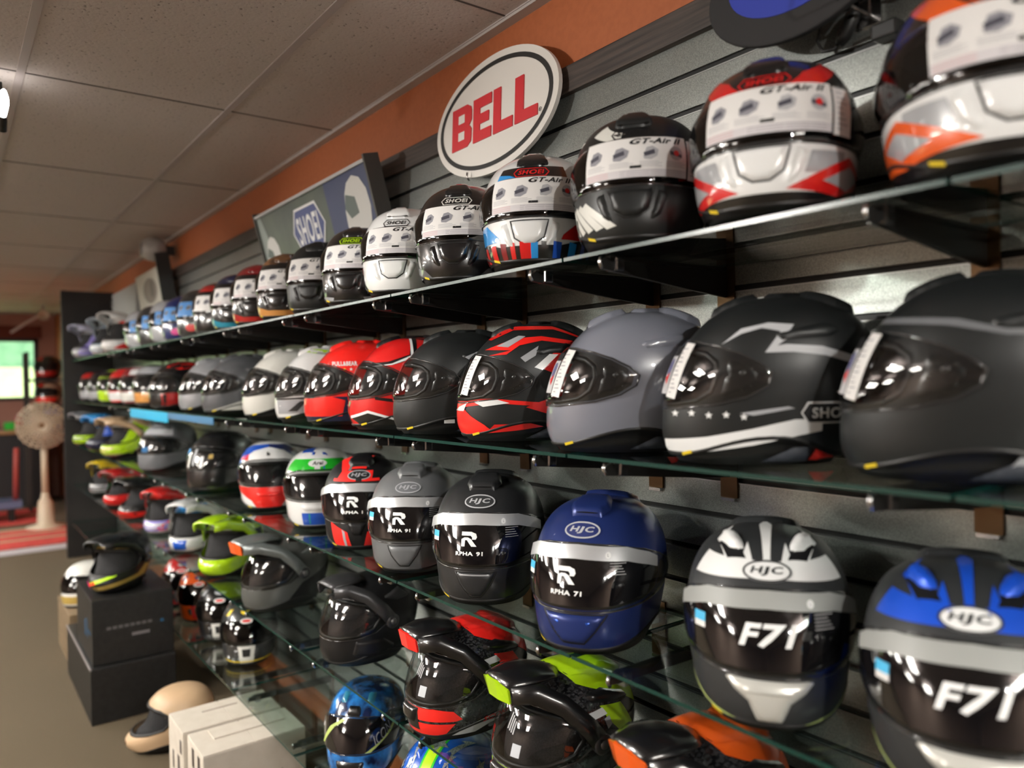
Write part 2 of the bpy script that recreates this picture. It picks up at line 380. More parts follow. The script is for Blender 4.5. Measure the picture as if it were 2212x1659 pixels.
        if sideplate and visor is not None and s.lod:
            for sg in (1, -1):
                b = MB(); pl = dg([(61, .170), (70, .164), (78, .154), (81, .144), (80, .129), (74, .115), (60, .104), (61, .12), (63, .145)]) if s.sport else dg([(79, .163), (88, .153), (94, .140), (92, .124), (84, .112), (76, .112), (78, .122), (81, .146)])
                put_poly(b, [(sg * x, y) for x, y in pl], wv, pmat('pivot_plastic', (.02, .02, .02), .35, 0, .5), 0, .006, .002, .003)
                if s.sport:
                    for (a, zc, r_) in ((72, .146, .006), (67, .122, .004), (73, .120, .0025), (76, .152, .0025), (66, .134, .0022), (77, .126, .0022), (76, .134, .003)): put_poly(b, ell(sg * R(a) * K, zc, r_, r_, 12), wv, pmat('pivot_metal', (.12, .12, .12), .3, .6), 0, .004, .0035, .0015)
                    for k in range(5): put_poly(b, [(sg * R(a_) * K, z_) for a_, z_ in ((62 + 2.5 * k, .107 + .0015 * k), (63.5 + 2.5 * k, .108 + .0015 * k), (65 + 2.5 * k, .117), (63.5 + 2.5 * k, .116))], wv, pmat('pivot_rib', (.05, .05, .05), .4), 0, .004, .0035, .001)
                for (a, zc, r_) in () if s.sport else ((90, .138, .008), (84, .122, .004), (86, .150, .003)): put_poly(b, ell(sg * R(a) * K, zc, r_, r_, 12), wv, pmat('pivot_metal', (.12, .12, .12), .3, .6), 0, .004, .0035, .0015)
                b.build('visor_pivot', s.root)
        if visor is not None:
            b = MB(); P, F, d = tess(s.vis, max(e, .008)); t = np.clip(d / .012, 0, 1)
            b.add(wv(P[:, 0], P[:, 1], .0025 + .0045 * t), F, visor)
            if visor_ring: ring(b, s.vis, lambda u, v, o: wv(u, v, o + .0015), pmat('visor_edge', (.03, .03, .032), .12, 0, 1), .0022, .0006, .0016)
            b.build('visor', s.root)
        if tabs and s.lod:
            sg = s.tabside; z = .012; b = MB(); put_poly(b, [(sg * x, y) for x, y in dg([(36, z + .002), (46, z + .007), (46, z + .012), (36, z + .007)])], wv, paint('yellow', 'decal'), .0022, .004); b.build('release_tab', s.root)
        return s.root
MVIS = mir(dg([(0, .214), (30, .212), (55, .203), (74, .186), (84, .162), (84, .132), (74, .108), (52, .094), (30, .089), (0, .088)]))
def vmap(s): return lambda u, v, off: s.sh.wrap(u, v, np.asarray(off) + .0075)

def paper_label(s, tinted=PAPER, x0=-.085, x1=.10, z0=.113, z1=.187, full=True, title='GT-Air II'):
    b = MB(); m = vmap(s); e = s.e
    put_poly(b, [(x0, z0), (x1, z0 + .002), (x1, z1 + .002), (x0, z1)], m, tinted, .0004, max(e, .008))
    dk = paint('black', 'decal'); g = pmat('print_grey', (.26, .26, .29), .6); g2 = pmat('print_light', (.40, .40, .42), .6); rd = paint('red', 'decal')
    w = x1 - x0
    for i in range(4):
        cx = x0 + w * (.13 + .25 * i); cz = z0 + .044; r_ = .0130
        if i < 3:
            put_poly(b, [(cx - r_, cz - .006), (cx - r_ * .6, cz + r_ * .8), (cx + r_ * .2, cz + r_), (cx + r_, cz + r_ * .4), (cx + r_ * .8, cz - r_ * .5), (cx, cz - r_ * 1.0), (cx - r_ * .9, cz - r_ * .9)], m, g if i != 2 else g2, .0008, .01)
            put_poly(b, [(cx - r_, cz), (cx + r_ * .4, cz + .006), (cx + r_ * .5, cz - .002), (cx - r_ * .8, cz - .007)], m, pmat('print_dark', (.06, .06, .08), .5), .0012, .01)
        else:
            put_poly(b, ell(cx, cz, r_, r_, 18), m, g2, .0008, .01); put_poly(b, [(cx - r_ * .9, cz + .004), (cx + r_ * .9, cz - .002), (cx + r_ * .9, cz - .008), (cx - r_ * .9, cz - .003)], m, pmat('print_dark', (.06, .06, .08), .5), .001, .01)
            put_poly(b, ell(cx, cz, .0055, .0055, 12), m, rd, .0014, .01)
        if full:
            for j in range(4): put_poly(b, rect(cx - .019, z0 + .027 - j * .0028, cx + .013 + (.006 if j % 2 else 0), z0 + .0280 - j * .0028), m, g2, .0008, .02)
    if full:
        put_text(b, title, (x1 - .056, z1 - .007), (.092, .0115), m, dk, .001, e, .035, .35)
        put_poly(b, rect(x0, z0, x1, z0 + .014), m, pmat('print_pale', (.56, .54, .56), .6), .0006, .012)
        for j in range(3): put_poly(b, rect(x0 + .004, z0 + .003 + j * .004, x0 + .05, z0 + .0042 + j * .004), m, pmat('print_pink', (.6, .38, .38), .6), .0009, .02)
        for j in range(3): put_poly(b, rect(x0 + .07, z0 + .003 + j * .004, x1 - .01, z0 + .0038 + j * .004), m, g, .0009, .02)
        put_poly(b, rect((x0 + x1) / 2 - .008, z0 + .016, (x0 + x1) / 2 + .008, z0 + .021), m, dk, .001, .02)
    b.build('paper_label', s.root)
    if full:
        b = MB(); put_poly(b, rect(x1 + .004, z0 - .002, x1 + .040, z1 - .002), m, PAPER, .0004, .008)
        for j in range(9): put_poly(b, rect(x1 + .009, z0 + .006 + j * .008, x1 + .02 + (j * 7 % 4) * .004, z0 + .0085 + j * .008), m, g2, .0009, .02)
        b.build('price_tag', s.root)
def hexlogo(s, z, col, bgc=None, w=.082, h=.026, mp='w', cx=0, text='SHOEI', lift=0):
    if bgc is not None: s.poly(mp, hexa(cx, z, w, h), bgc, off=.0008 + lift)
    P = hexa(cx, z, w, h); I = hexa(cx, z, w * .93, h * .84)
    for i in range(6): s.poly(mp, [P[i], P[(i + 1) % 6], I[(i + 1) % 6], I[i]], col, off=.0012 + lift)
    s.text(mp, text, (cx, z), (w * .68, h * .52), col, off=.0016 + lift, bold=.03, shear=.15 if mp == 'w' else 0)
def shoei_vents(s, m, dark=RUB):
    s.raised('brow_vent', 'w', [(-.044, .226), (-.034, .250), (-.02, .258), (.02, .258), (.034, .250), (.044, .226), (.018, .2205), (-.018, .2205)], m, .009)
    s.poly('w', [(-.034, .2225), (.034, .2225), (.030, .226), (-.030, .226)], dark, off=.0055)
def gtair_chin(s, m):
    s.raised('chin_vent', 'f', [(-.040, .096), (.040, .096), (.031, .060), (.012, .047), (-.012, .047), (-.031, .060)], m, .007, groove=True)
    s.raised('chin_duct', 'f', [(.047, .094), (.066, .09), (.052, .05), (.034, .038), (.03, .044), (.038, .062)], m, .005, mirror=True)
def rear_vent(s, m): s.raised('spoiler', 't', [(-.065, .10), (-.045, .13), (0, .14), (.045, .13), (.065, .10), (.05, .055), (0, .045), (-.05, .055)], m, .010, bev=.010)
def side_vent(s, m): s.raised('side_vent', 's', [(.0, .205), (.075, .222), (.105, .21), (.085, .198), (.012, .193)], m, .006, mirror=True)
def top_scoop(s, m, dark=RUB):
    s.raised('top_vent', 't', [(-.026, -.088), (-.040, -.045), (-.032, -.012), (.032, -.012), (.040, -.045), (.026, -.088)], m, .009, bev=.006)
    s.poly('w', [(-.028, .2445), (.028, .2445), (.024, .2475), (-.024, .2475)], dark, off=.0045)

def place(s, X, y, z, a, sc=1.0, tilt=0):
    s.root.location = (X, y, z); s.root.rotation_euler = (tilt, 0, R(a)); s.root.scale = (sc,) * 3
def camdir(X, y): return math.degrees(math.atan2(-X, y + 1.33 if False else (-CAM.y + y)))

# ================================================================ ROOM
CZ = 2.645
XF, XN = -13.0, 3.2; YB = -6.2
tile = flake('ceiling_tile', (.235, .205, .19), (.115, .10, .095), 95, .9, 0, .35, 6, pos=(.30, .40))
n, l = nodes(tile); rr = [x for x in n if x.type == 'VALTORGB'][0]; rr.color_ramp.elements[0].color = (.22, .19, .17, 1); rr.color_ramp.elements[1].color = (.50, .447, .425, 1)
rr.color_ramp.elements[0].position = .31; rr.color_ramp.elements[1].position = .37
gridm = pmat('grid_bar_paint', (.40, .35, .34), .6)
o = MB().box((XF, YB, CZ), (XN, .02, CZ + .05), tile).build('ceiling'); struct(o)
xs = [-1.75 - 1.205 * k for k in range(-4, 10)]; ys = [0 - .013] + [-.443 - .66 * k for k in range(9)]
b = MB()
for y in ys: b.box((XF, y - .012, CZ - .004), (XN, y + .012, CZ + .001), gridm)
for x in xs: b.box((x - .003, YB, CZ - .002), (x + .003, 0, CZ + .001), pmat('grid_shadow_gap', (.07, .055, .05), .8))
b.build('grid_bars', o)
carpet = flake('carpet_brown', (.058, .043, .024), (.125, .092, .052), 420, .95, 0, .5, 3)
o = MB().box((XF, YB, -.05), (XN, .02, 0), carpet).build('floor'); struct(o)
orange = flake('orange_wall', (.33, .085, .022), (.36, .095, .026), 60, .6, 0, .05)
o = MB().box((XF, 0.012, 0), (XN, .12, CZ), orange).build('wall_right'); struct(o); wall = o
slat = flake('galvanised_slat', (.20, .215, .205), (.36, .375, .355), 620, .28, .72, .05, 2, tex='vor', pos=(.1, .95))
b = MB(); gz = [2.275 - .0802 * k for k in range(27) if 2.275 - .0802 * k > .23]; zt = 2.35
groove = pmat('slat_groove', (.008, .008, .008), .4, .5)
for g in gz + [None]:
    zl = (g + .006) if g else .215
    b.box((-8.2, 0, zl), (XN, .014, zt), slat)
    if g: b.box((-8.2, .007, g - .006), (XN, .013, g + .006), groove); b.box((-8.2, -.0015, g - .0085), (XN, .003, g - .006), pmat('slat_lip', (.35, .36, .35), .3, .9)); zt = g - .006
b.build('slat_panel', wall)
wood = flake('dark_wood', (.018, .012, .010), (.055, .038, .030), 14, .5, 0, .1, 6, stretch=(.35, 3, 9))
struct(MB().box((-8.2, -.018, 2.35), (XN, .012, 2.42), wood).build('trim_1', bevel=.003))
struct(MB().box((XF, -.022, CZ - .012), (XN, .012, CZ), pmat('ceiling_angle', (.42, .38, .36), .6)).build('trim_2'))
struct(MB().box((-8.2, -.012, 0), (XN, .012, .08), pmat('baseboard_brown', (.05, .025, .015), .5)).build('baseboard_right'))
dkpan = flake('black_laminate', (.006, .005, .005), (.014, .012, .011), 6, .5, 0)
o = tag(MB().box((-8.26, -.43, 0), (-8.2, .012, 2.50), dkpan).build('end_panel', bevel=.004), 'tall black end panel closing the far end of the helmet shelves', 'panel')
tanw = pmat('tan_wall', (.42, .20, .15), .7)
struct(MB().box((XF - .1, YB, 0), (XF, -3.3, CZ), tanw).build('wall_far'))
# far wall right of the window, above and below it
b = MB(); WY0, WY1, WZ0, WZ1 = -3.3, -.21, 1.41, 2.30
b.box((XF - .1, WY1, 0), (XF, .16, CZ), tanw); b.box((XF - .1, WY0, 0), (XF, WY1, WZ0), tanw); b.box((XF - .1, WY0, WZ1), (XF, WY1, CZ), tanw)
fw_ = b.build('wall_far'); struct(fw_)
w1 = MB(); fr = pmat('window_frame_dark', (.03, .02, .02), .5)
w1.box((XF - .06, WY0, WZ0), (XF + .02, WY0 + .05, WZ1), fr).box((XF - .06, WY1 - .05, WZ0), (XF + .02, WY1, WZ1), fr).box((XF - .06, WY0, WZ0), (XF + .02, WY1, WZ0 + .05), fr).box((XF - .06, WY0, WZ1 - .05), (XF + .02, WY1, WZ1), fr)
w1 = struct(w1.build('window_1')); MB().box((XF - .03, WY0 + .05, WZ0 + .05), (XF - .025, WY1 - .05, WZ1 - .05), PANE).build('pane', w1)
struct(MB().box((XF, WY0 - .3, WZ1 + .0), (XF + .03, WY1 + .05, WZ1 + .18), pmat('valance_red', (.16, .03, .015), .7)).build('trim_3'))
struct(MB().box((XF, YB - .1, 0), (XN, YB, CZ), pmat('left_wall', (.30, .22, .18), .8)).build('wall_left'))
struct(MB().box((XN, YB, 0), (XN + .1, .1, CZ), pmat('near_wall', (.30, .22, .18), .8)).build('wall_near'))
# outside the window
grass = flake('lawn_grass', (.42, .52, .20), (.55, .64, .30), 3, .9, 0)
o = MB().add([(XF - .2, -60, -.5), (XF - .2, 40, -.5), (-48, 40, 2.6), (-48, -60, 2.6), (XF - .2, -60, -.6), (XF - .2, 40, -.6), (-48, 40, -.6), (-48, -60, -.6)], [(0, 1, 2, 3), (7, 6, 5, 4), (0, 4, 5, 1), (1, 5, 6, 2), (2, 6, 7, 3), (3, 7, 4, 0)], grass, False).build('lawn'); tag(o, 'sunlit pale green lawn outside the window', 'lawn', kind='stuff')
b = MB(); tree = flake('hill_foliage', (.03, .10, .05), (.13, .26, .13), .7, .95, 0, detail=8)
N = 48; vs = []; fs = []
for i in range(N):
    for j in range(14):
        y = -60 + 120 * i / (N - 1); t = j / 13; h = 17 * math.sin(t * math.pi / 2) + 1.3 * math.sin(i * 1.7 + j * 2.1) * (t > 0)
        vs.append((-50 - 26 * t + 1.2 * math.sin(i * .9 + j), y, 1.2 + h * (1 + .1 * math.sin(i * .4))))
for i in range(N - 1):
    for j in range(13): fs.append((i * 14 + j, (i + 1) * 14 + j, (i + 1) * 14 + j + 1, i * 14 + j + 1))
tag(b.add(vs, fs, tree).build('wooded_hill'), 'green wooded hillside beyond the lawn, seen through the window', 'hill')

# ------------------------------------------------ lights of the room
em = pmat('troffer_diffuser', (.8, .8, .8), .5, emis=(1, .96, .88), es=PANEL_E)
def troffer(x, y, label, wx=.30, wy=.58):
    z = CZ - .22; e = empty('ceiling_light', (x, y, z)); tag(e, label, 'light', 'hanging panel lights')
    MB().box((-wx - .02, -wy - .02, .0), (wx + .02, wy + .02, .02), pmat('troffer_frame', (.6, .6, .6), .5)).build('frame', e)
    for i in range(2):
        x0 = -wx + i * (2 * wx / 2) + .012; MB().box((x0, -wy, -.004), (x0 + 2 * wx / 2 - .024, wy, -.0005), em).build('diffuser', e)
    MB().box((-wx, -wy, .021), (wx, wy, .024), pmat('added_uplight_glow', (.8, .8, .8), .5, emis=(1, .93, .88), es=PANEL_E * .30)).build('added_uplight', e)  # glowing top side added to brighten the ceiling
    for sx in (-1, 1): MB().tube([(sx * wx * .9, 0, .02), (sx * wx * .9, 0, .22)], .004, METAL, 6).build('added_wire', e)  # wires added: panels hung low so the top glow spreads over the ceiling
for k, (x, y) in enumerate([(2.1, -.95), (-2.3, -2.9), (-4.4, -2.9), (-6.8, -2.9), (-9.4, -2.7), (-1.7, -5.0), (-4.0, -5.0)]):
    troffer(x, y, ['hanging panel light behind the camera', 'hanging panel light across the aisle from the lettered oval sign', 'hanging panel light across the aisle from the helmet banner', 'hanging panel light over the far middle of the aisle', 'hanging panel light nearest the window end', 'hanging panel light in the rear right of the room', 'hanging panel light in the rear middle of the room'][k])
bulb = pmat('lit_bulb', (1, 1, 1), .4, emis=(1, .97, .92), es=18)
def track(x, y, z, tx, ty, tz, watt, label, size=70):
    e = empty('track_light', (x, y, z)); tag(e, label, 'light', 'track spotlights')
    d = (Vector((tx, ty, tz)) - Vector((x, y, z))).normalized(); q = d.to_track_quat('Z', 'Y').to_matrix().to_4x4()
    b = MB(); b.lathe([(.0, -.10), (.03, -.10), (.034, -.09), (.036, .0), (.045, .02), (.041, .02), (.03, -.005)], METAL, 20); o = b.build('housing', e); o.matrix_local = q
    b = MB(); b.lathe([(0, .012), (.034, .008), (.036, .0)], bulb, 20); o = b.build('bulb', e); o.matrix_local = q
    MB().tube([(0, 0, -.0), (0, 0, CZ - z)], .008, METAL, 8).build('stem', e)
    lamp_spot('spot_beam', (x + d.x * .05, y + d.y * .05, z + d.z * .05), (tx, ty, tz), watt, size, parent=e)
track(1.9, -1.75, 2.40, -.85, 0, 1.7, SPOT_W * 2.0, 'track spotlight above the camera lighting the near shelves')
track(-2.1, -2.3, 2.40, -1.2, 0, 1.5, SPOT_W * 1.5, 'track spotlight across the aisle from the lettered oval sign')
track(-3.7, -2.3, 2.40, -3.0, 0, 1.4, SPOT_W, 'track spotlight across the aisle from the blurred helmet banner')
track(-5.2, -2.3, 2.40, -5.2, 0, 1.3, SPOT_W, 'track spotlight across the aisle from the black helmet boxes')
track(-7.4, -2.3, 2.40, -7.6, 0, 1.4, SPOT_W * .8, 'track spotlight near the black end panel')
# the bright bulb at the left edge of the photo
e = empty('pendant_bulb', (-3.0, -1.150, 2.545)); tag(e, 'bright white bulb under the ceiling at the left edge of the photo', 'light')
Q = Matrix.Rotation(R(48), 4, 'Y')
o = MB().lathe([(0, .055), (.007, .048), (.014, .025), (.016, .0), (.012, -.03), (.009, -.045)], bulb, 20).build('bulb', e); o.matrix_local = Q; o = MB().lathe([(.011, -.045), (.013, -.06), (.013, -.10), (0, -.10)], METAL, 16).build('socket', e); o.matrix_local = Q
MB().tube([(-.07, 0, -.065), (-.09, 0, -.03), (-.09, 0, CZ - 2.545)], .004, METAL, 8).build('stem', e)
# far lamp on the ceiling and its white arm
e = empty('clamp_lamp', (-11.5, -.27, 2.52)); tag(e, 'small cream spotlight on an arm beside the far window', 'light')
MB().lathe([(0, -.05), (.05, -.05), (.07, .06), (.06, .06), (0, .0)], pmat('cream_enamel', (.6, .5, .38), .4), 18, axis='X').build('shade', e)
MB().tube([(-.1, -.35, -.22), (-.02, -.05, .0), (0, 0, 0.02), (0, 0, .12)], .016, pmat('pale_arm', (.6, .52, .5), .5), 8).build('arm', e)

# ------------------------------------------------ glass shelves and brackets
SZ = {1: 1.845, 2: 1.467, 3: 1.077, 4: .695, 5: .345}; SD = {1: .366, 2: .366, 3: .366, 4: .37, 5: .40}
ROWN = {1: 'top', 2: 'second', 3: 'third', 4: 'fourth', 5: 'lowest'}
PER = .705
SHELVES = []; BRACKS = []
def make_shelves():
    gm = None
    for r in SZ:
        if r == 3: gm = None
        z = SZ[r]; d = SD[r]; th = .007
        k = 0
        while True:
            x1 = -.42 - PER * (k - 1) ; x0 = x1 - PER + .006
            if x1 < -8.0: break
            x0 = max(x0, -8.19)
            b = MB(); b.box((x0, -d, -th), (x1, -.012, 0), GLASS); 
            for i in range(len(b.f)):
                if i not in (0, 1): b.mi[i] = b.mat(GEDGE)
            o = b.build('glass_shelf'); o.location = (0, 0, z); SHELVES.append((o, r, (x0 + x1) / 2))
            for s_, bx in ((0, x1 - .10), (1, x0 + .10)):
                if (bx < -6.2) or (r in (3, 4) and bx < -5) : continue
                e = empty('shelf_bracket', (bx, 0, z - th)); BRACKS.append((e, r, bx, s_))
                if gm is None:
                    g = MB(); t = .0035
                    pr = [(-.005, -.004), (-.352, -.004), (-.362, -.012), (-.360, -.026), (-.34, -.028), (-.12, -.052), (-.005, -.062)] if r < 3 else [(-.005, -.004), (-.352, -.004), (-.362, -.010), (-.360, -.020), (-.34, -.022), (-.12, -.026), (-.005, -.030)]
                    vs = [(-t, y, zz) for y, zz in pr] + [(t, y, zz) for y, zz in pr]; q = len(pr)
                    g.add(vs, [tuple(range(q)), tuple(range(q, 2 * q))[::-1]] + [(i, i + q, (i + 1) % q + q, (i + 1) % q) for i in range(q)], METAL, False)
                    g.box((-.007, -.345, -.008), (.007, -.01, -.001), METAL); gm = g.build('arm', e); 
                    p = MB().box((-.021, -.006, -.105), (.021, -.0005, .02), pmat('bracket_plate', (.10, .055, .025), .3, .8)); bp_ = p.build('back_plate', e); ft = MB().box((-.017, -.011, -.112), (.017, -.0005, -.1055), CHROME).build('foot_lip', e)
                    cl = MB().box((-.014, -.337, -.028), (.014, -.315, -.002), CLIP).build('clip', e, bevel=.003); ec = MB().tube([(0, -.360, -.024), (0, -.366, -.014), (0, -.362, -.004)], .004, CHROME, 8).build('end_cap', e)
                else:
                    for src in (gm, bp_, ft, cl, ec):
                        c = src.copy(); C.objects.link(c); c.parent = e
            k += 1
make_shelves()

# ================================================================ HELMETS
PL = {
'r1a': (-.43, -.21, 30, 1.04), 'r1b': (-.745, -.23, 28, 1.0), 'r1c': (-1.045, -0.23, 38, 1.0), 'r1d': (-1.36, -0.23, 44, 1.0), 'r1e': (-1.67, -0.225, 46, 1.0), 'r1f': (-1.98, -0.225, 46, 1.0),
'r1g': (-2.29, -0.22, 47, 0.99), 'r1h': (-2.6, -0.22, 48, 0.99), 'r1i': (-2.92, -0.22, 50, 1.0), 'r1j': (-3.25, -0.22, 55, 1.0), 'r1k': (-3.59, -0.21, 56, 1.0), 'r1l': (-3.93, -0.2, 54, 1.0),
'r1m': (-4.26, -0.2, 54, 1.0), 'r1n': (-4.6, -0.2, 56, 1.0), 'r1o': (-4.96, -.2, 73, 1.03), 'r1p': (-5.33, -.2, 74, 1.03), 'r1q': (-5.74, -.2, 75, 1.03),
'r1r': (-6.35, -.2, 40, 1.05), 'r1s': (-6.95, -.2, 45, 1.05), 'r1t': (-7.75, -.21, 35, 1.05),
'r2a': (-.465, -.175, -63, 1.03), 'r2b': (-0.795, -0.19, -50, 1.03), 'r2c': (-1.11, -0.195, -38.5, 1.03), 'r2d': (-1.48, -0.175, -32.1, 1.03), 'r2e': (-1.81, -0.175, -26.7, 1.03), 'r2f': (-2.1, -0.175, -22.9, 1.03),
'r2g': (-2.45, -0.175, -19.3, 1.04), 'r2h': (-2.75, -0.175, -16.9, 1.02), 'r2i': (-3.13, -0.175, -14.3, 1.03), 'r2j': (-3.74, -0.175, -7.2, 1.03), 'r2k': (-4.19, -0.175, -5.5, 1.02),
'r2l': (-4.85, -.19, 20, 1.04), 'r2m': (-5.5, -.19, 60, 1.02), 'r2n': (-6.0, -.19, 65, 1.02), 'r2o': (-6.5, -.19, 65, 1.0), 'r2p': (-7.0, -.19, 65, 1.0), 'r2q': (-7.5, -.19, 65, 1.0), 'r2r': (-7.95, -.2, 65, 1.0),
'r3a': (-0.47, -0.21, 25.3, 1.01), 'r3b': (-0.78, -0.22, 35.6, 1.03), 'r3c': (-1.19, -0.22, 29.3, 1.04), 'r3d': (-1.61, -0.21, 43.4, 1.07), 'r3e': (-1.99, -0.21, 48.8, 1.04), 'r3f': (-2.36, -0.2, 56.4, 1.04),
'r3g': (-2.78, -0.18, 63.4, 1.04), 'r3h': (-3.31, -0.19, 68.0, 1.03), 'r3i': (-4.05, -.19, 35, 1.08), 'r3j': (-5.15, -.2, 30, 1.1), 'r3k': (-6.35, -.2, 25, 1.05), 'r3l': (-7.05, -.2, 25, 1.05), 'r3m': (-7.75, -.21, 25, 1.05),
'r4a': (-.93, -.21, -8, 1.0), 'r4b': (-1.33, -.21, -6, 1.0), 'r4c': (-1.73, -0.21, -4, 1.0), 'r4d': (-2.36, -0.19, 4.2, 1.0), 'r4e': (-3.12, -.2, 8, 1.06), 'r4f': (-3.85, -.2, 42, 1.0), 'r4g': (-4.5, -.2, 50, 1.0),
'r4h': (-5.15, -.2, 50, 1.0), 'r4i': (-5.8, -.2, 30, 1.0), 'r4j': (-6.5, -.2, 40, 1.0), 'r4k': (-7.3, -.2, 50, 1.0),
'r5a': (-1.83, -.22, 25, 1.0), 'r5b': (-2.34, -0.22, 44.4, .97), 'r5c': (-3.59, -0.21, 67.7, .96), 'r5d': (-4.0, -.21, 67, .96), 'r5e': (-4.38, -.21, 67, .96), 'r5f': (-4.75, -.21, 67, .96)}
TOP, MID, THI, FOU, LOW = ['helmets on the top glass shelf', 'helmets on the second glass shelf', 'helmets on the third glass shelf', 'helmets on the fourth glass shelf', 'helmets on the lowest glass shelf']
GRP = {1: TOP, 2: MID, 3: THI, 4: FOU, 5: LOW}
DONE = {}
def fin(h, key, label, short, **k):
    h.finish(**k); r = int(key[1]); X, y, a, sc = PL[key]; place(h, X, y, SZ[r] + .0005, a, sc)
    tag(h.root, label, 'helmet', GRP[r]); DONE[key] = (h, short)
P_ = paint
W2 = lambda a: dg(a)

# ---- top shelf: touring helmets with a paper label across the visor
def gt(key, label, short, base, lod, pat=None, logo='white', logobg=None, finish='gloss', vent=None, chin=None, visor=SMOKE, tint=None, full=None, lab=True):
    h = Helmet('full_face_helmet', P_(base, finish), lod, port=GPORT, vis=GVIS)
    if pat: pat(h)
    shoei_vents(h, P_(vent or base, finish)) if lod else None
    if lod: gtair_chin(h, P_(chin or base, finish)); rear_vent(h, P_(vent or base, finish))
    if logo and lod: hexlogo(h, .2065, P_(logo, 'decal'), logobg, h=.022)
    elif logo: h.text('w', 'SHOEI', (0, .207), (.055, .012), P_(logo, 'decal'), bold=.03)
    if lab: paper_label(h, tint or PAPER, full=(lod > 0) if full is None else full)
    fin(h, key, label, short, visor=visor); return h
def bandbottom(h, col, z=.034, fn='gloss'):   # lower black sill round the helmet
    h.poly('w', [(-K * 3.13, .012), (K * 3.13, .012), (K * 3.13, z), (-K * 3.13, z)], P_(col, fn), off=.0008)
def frames(col, gray='lgrey'):
    def f(h):
        wh = P_('white'); h.poly('w', W2([(-105, .095), (-70, .098), (70, .098), (105, .095), (100, .045), (60, .030), (-60, .030), (-100, .045)]), wh, off=.0006)
        h.poly('w', W2([(-58, .092), (-30, .088), (-26, .056), (-60, .060)]), P_(gray), off=.0012, mirror=True)
        h.poly('w', W2([(-96, .070), (-64, .088), (-28, .048), (-14, .034), (-66, .026), (-92, .034)]), P_(col), off=.0014)
        h.poly('w', W2([(-84, .062), (-66, .074), (-40, .046), (-66, .038)]), P_('lgrey'), off=.0022)
        h.poly('w', W2([(96, .070), (64, .088), (28, .048), (14, .034), (66, .026), (92, .034)]), P_(col), off=.0014)
        h.poly('w', W2([(84, .062), (66, .074), (40, .046), (66, .038)]), P_('lgrey'), off=.0022)
        h.poly('n', [(-.145, .178), (-.10, .218), (-.04, .248), (.04, .258), (.06, .250), (-.04, .232), (-.10, .196), (-.12, .168)], P_(col), off=.0012)
        h.poly('s', [(-.145, .178), (-.10, .218), (-.04, .248), (.04, .258), (.06, .250), (-.04, .232), (-.10, .196), (-.12, .168)], P_(col), off=.0012)
        h.poly('n', [(-.02, .205), (.06, .23), (.13, .20), (.15, .15), (.08, .18), (.0, .185)], P_('white'), off=.001)
        h.poly('s', [(-.02, .205), (.06, .23), (.13, .20), (.15, .15), (.08, .18), (.0, .185)], P_('white'), off=.001)
        h.poly('w', W2([(-110, .165), (-86, .178), (-78, .160), (-92, .110), (-112, .115)]), P_(col), off=.001, mirror=True)
        bandbottom(h, 'black', .030)
    return f
gt('r1a', 'orange, white and black helmet cut by the right edge, top shelf', 'orange, white and black helmet', 'black', 2, frames('orange'), logo='orange', chin='white')
gt('r1b', 'red, white and black helmet with red logo and white chin, top shelf', 'red, white and black helmet', 'black', 2, frames('red'), logo='red', chin='white')
def p_c(h):
    for i in range(6):
        a = -92 + i * 9; z0 = .088 - .001 * i
        h.poly('w', W2([(a, z0 - .004), (a + 4.5 + i * .3, z0 + .002), (a + 19 + i * 3.5, .034), (a + 12 + i * 3, .030)]), P_('offwhite', 'matte'), off=.001)
    h.poly('w', W2([(-100, .060), (-90, .070), (-62, .030), (-80, .026)]), P_('offwhite', 'matte'), off=.0012)
    for i in range(4): h.poly('w', W2([(-100 + i * 9, .022), (-96 + i * 9, .022), (-88 + i * 9, .062), (-92 + i * 9, .066)]), P_('black'), off=.0016)
    h.poly('n', [(-.13, .19), (-.09, .214), (-.085, .234), (-.13, .20)], P_('offwhite', 'matte'), off=.001)
    h.poly('n', [(-.07, .212), (-.02, .224), (.05, .222), (.04, .205), (-.04, .202)], P_('offwhite', 'matte'), off=.001)
gt('r1c', 'matte black helmet with white claw stripes at lower left, top shelf', 'matte black helmet with white claw stripes', 'mblack', 2, p_c, logo='black', finish='matte')
def p_d(h):
    h.poly('w', W2([(-36, .194), (36, .194), (34, .222), (-34, .222)]), P_('black'), off=.0005); h.poly('w', W2([(-36, .194), (-12, .194), (-20, .202), (-35, .208)]), P_('lblue'), off=.0009)
    h.poly('w', [(-K * 3.13, .012), (K * 3.13, .012), (K * 3.13, .058), (W2([(60, 0)])[0][0], .060), (W2([(30, 0)])[0][0], .044), (W2([(-30, 0)])[0][0], .044), (W2([(-60, 0)])[0][0], .060), (-K * 3.13, .058)], P_('black'), off=.0007)
    h.poly('w', W2([(-104, .094), (-50, .097), (-32, .066), (-30, .056), (-104, .060)]), P_('lblue'), off=.0011); h.poly('w', W2([(104, .094), (50, .097), (32, .066), (30, .056), (104, .060)]), P_('red'), off=.0011)
    for a, w, c in ((-88, 8, 'dred'), (-74, 5, 'red'), (-62, 7, 'red'), (-46, 9, 'red'), (-30, 7, 'dred'), (-18, 5, 'red'), (-8, 9, 'red'), (1, 6, 'lblue'), (10, 7, 'black'), (22, 9, 'blue'), (40, 10, 'lblue'), (58, 7, 'blue'), (74, 9, 'lblue')):
        h.poly('w', W2([(a, .018), (a + w, .018), (a + w, .050), (a, .052)]), P_(c), off=.0013)
gt('r1d', 'white helmet with red logo, blue cheek and striped lower edge, top shelf', 'white helmet with red logo and blue cheek', 'white', 2, p_d, logo='red', vent='black')
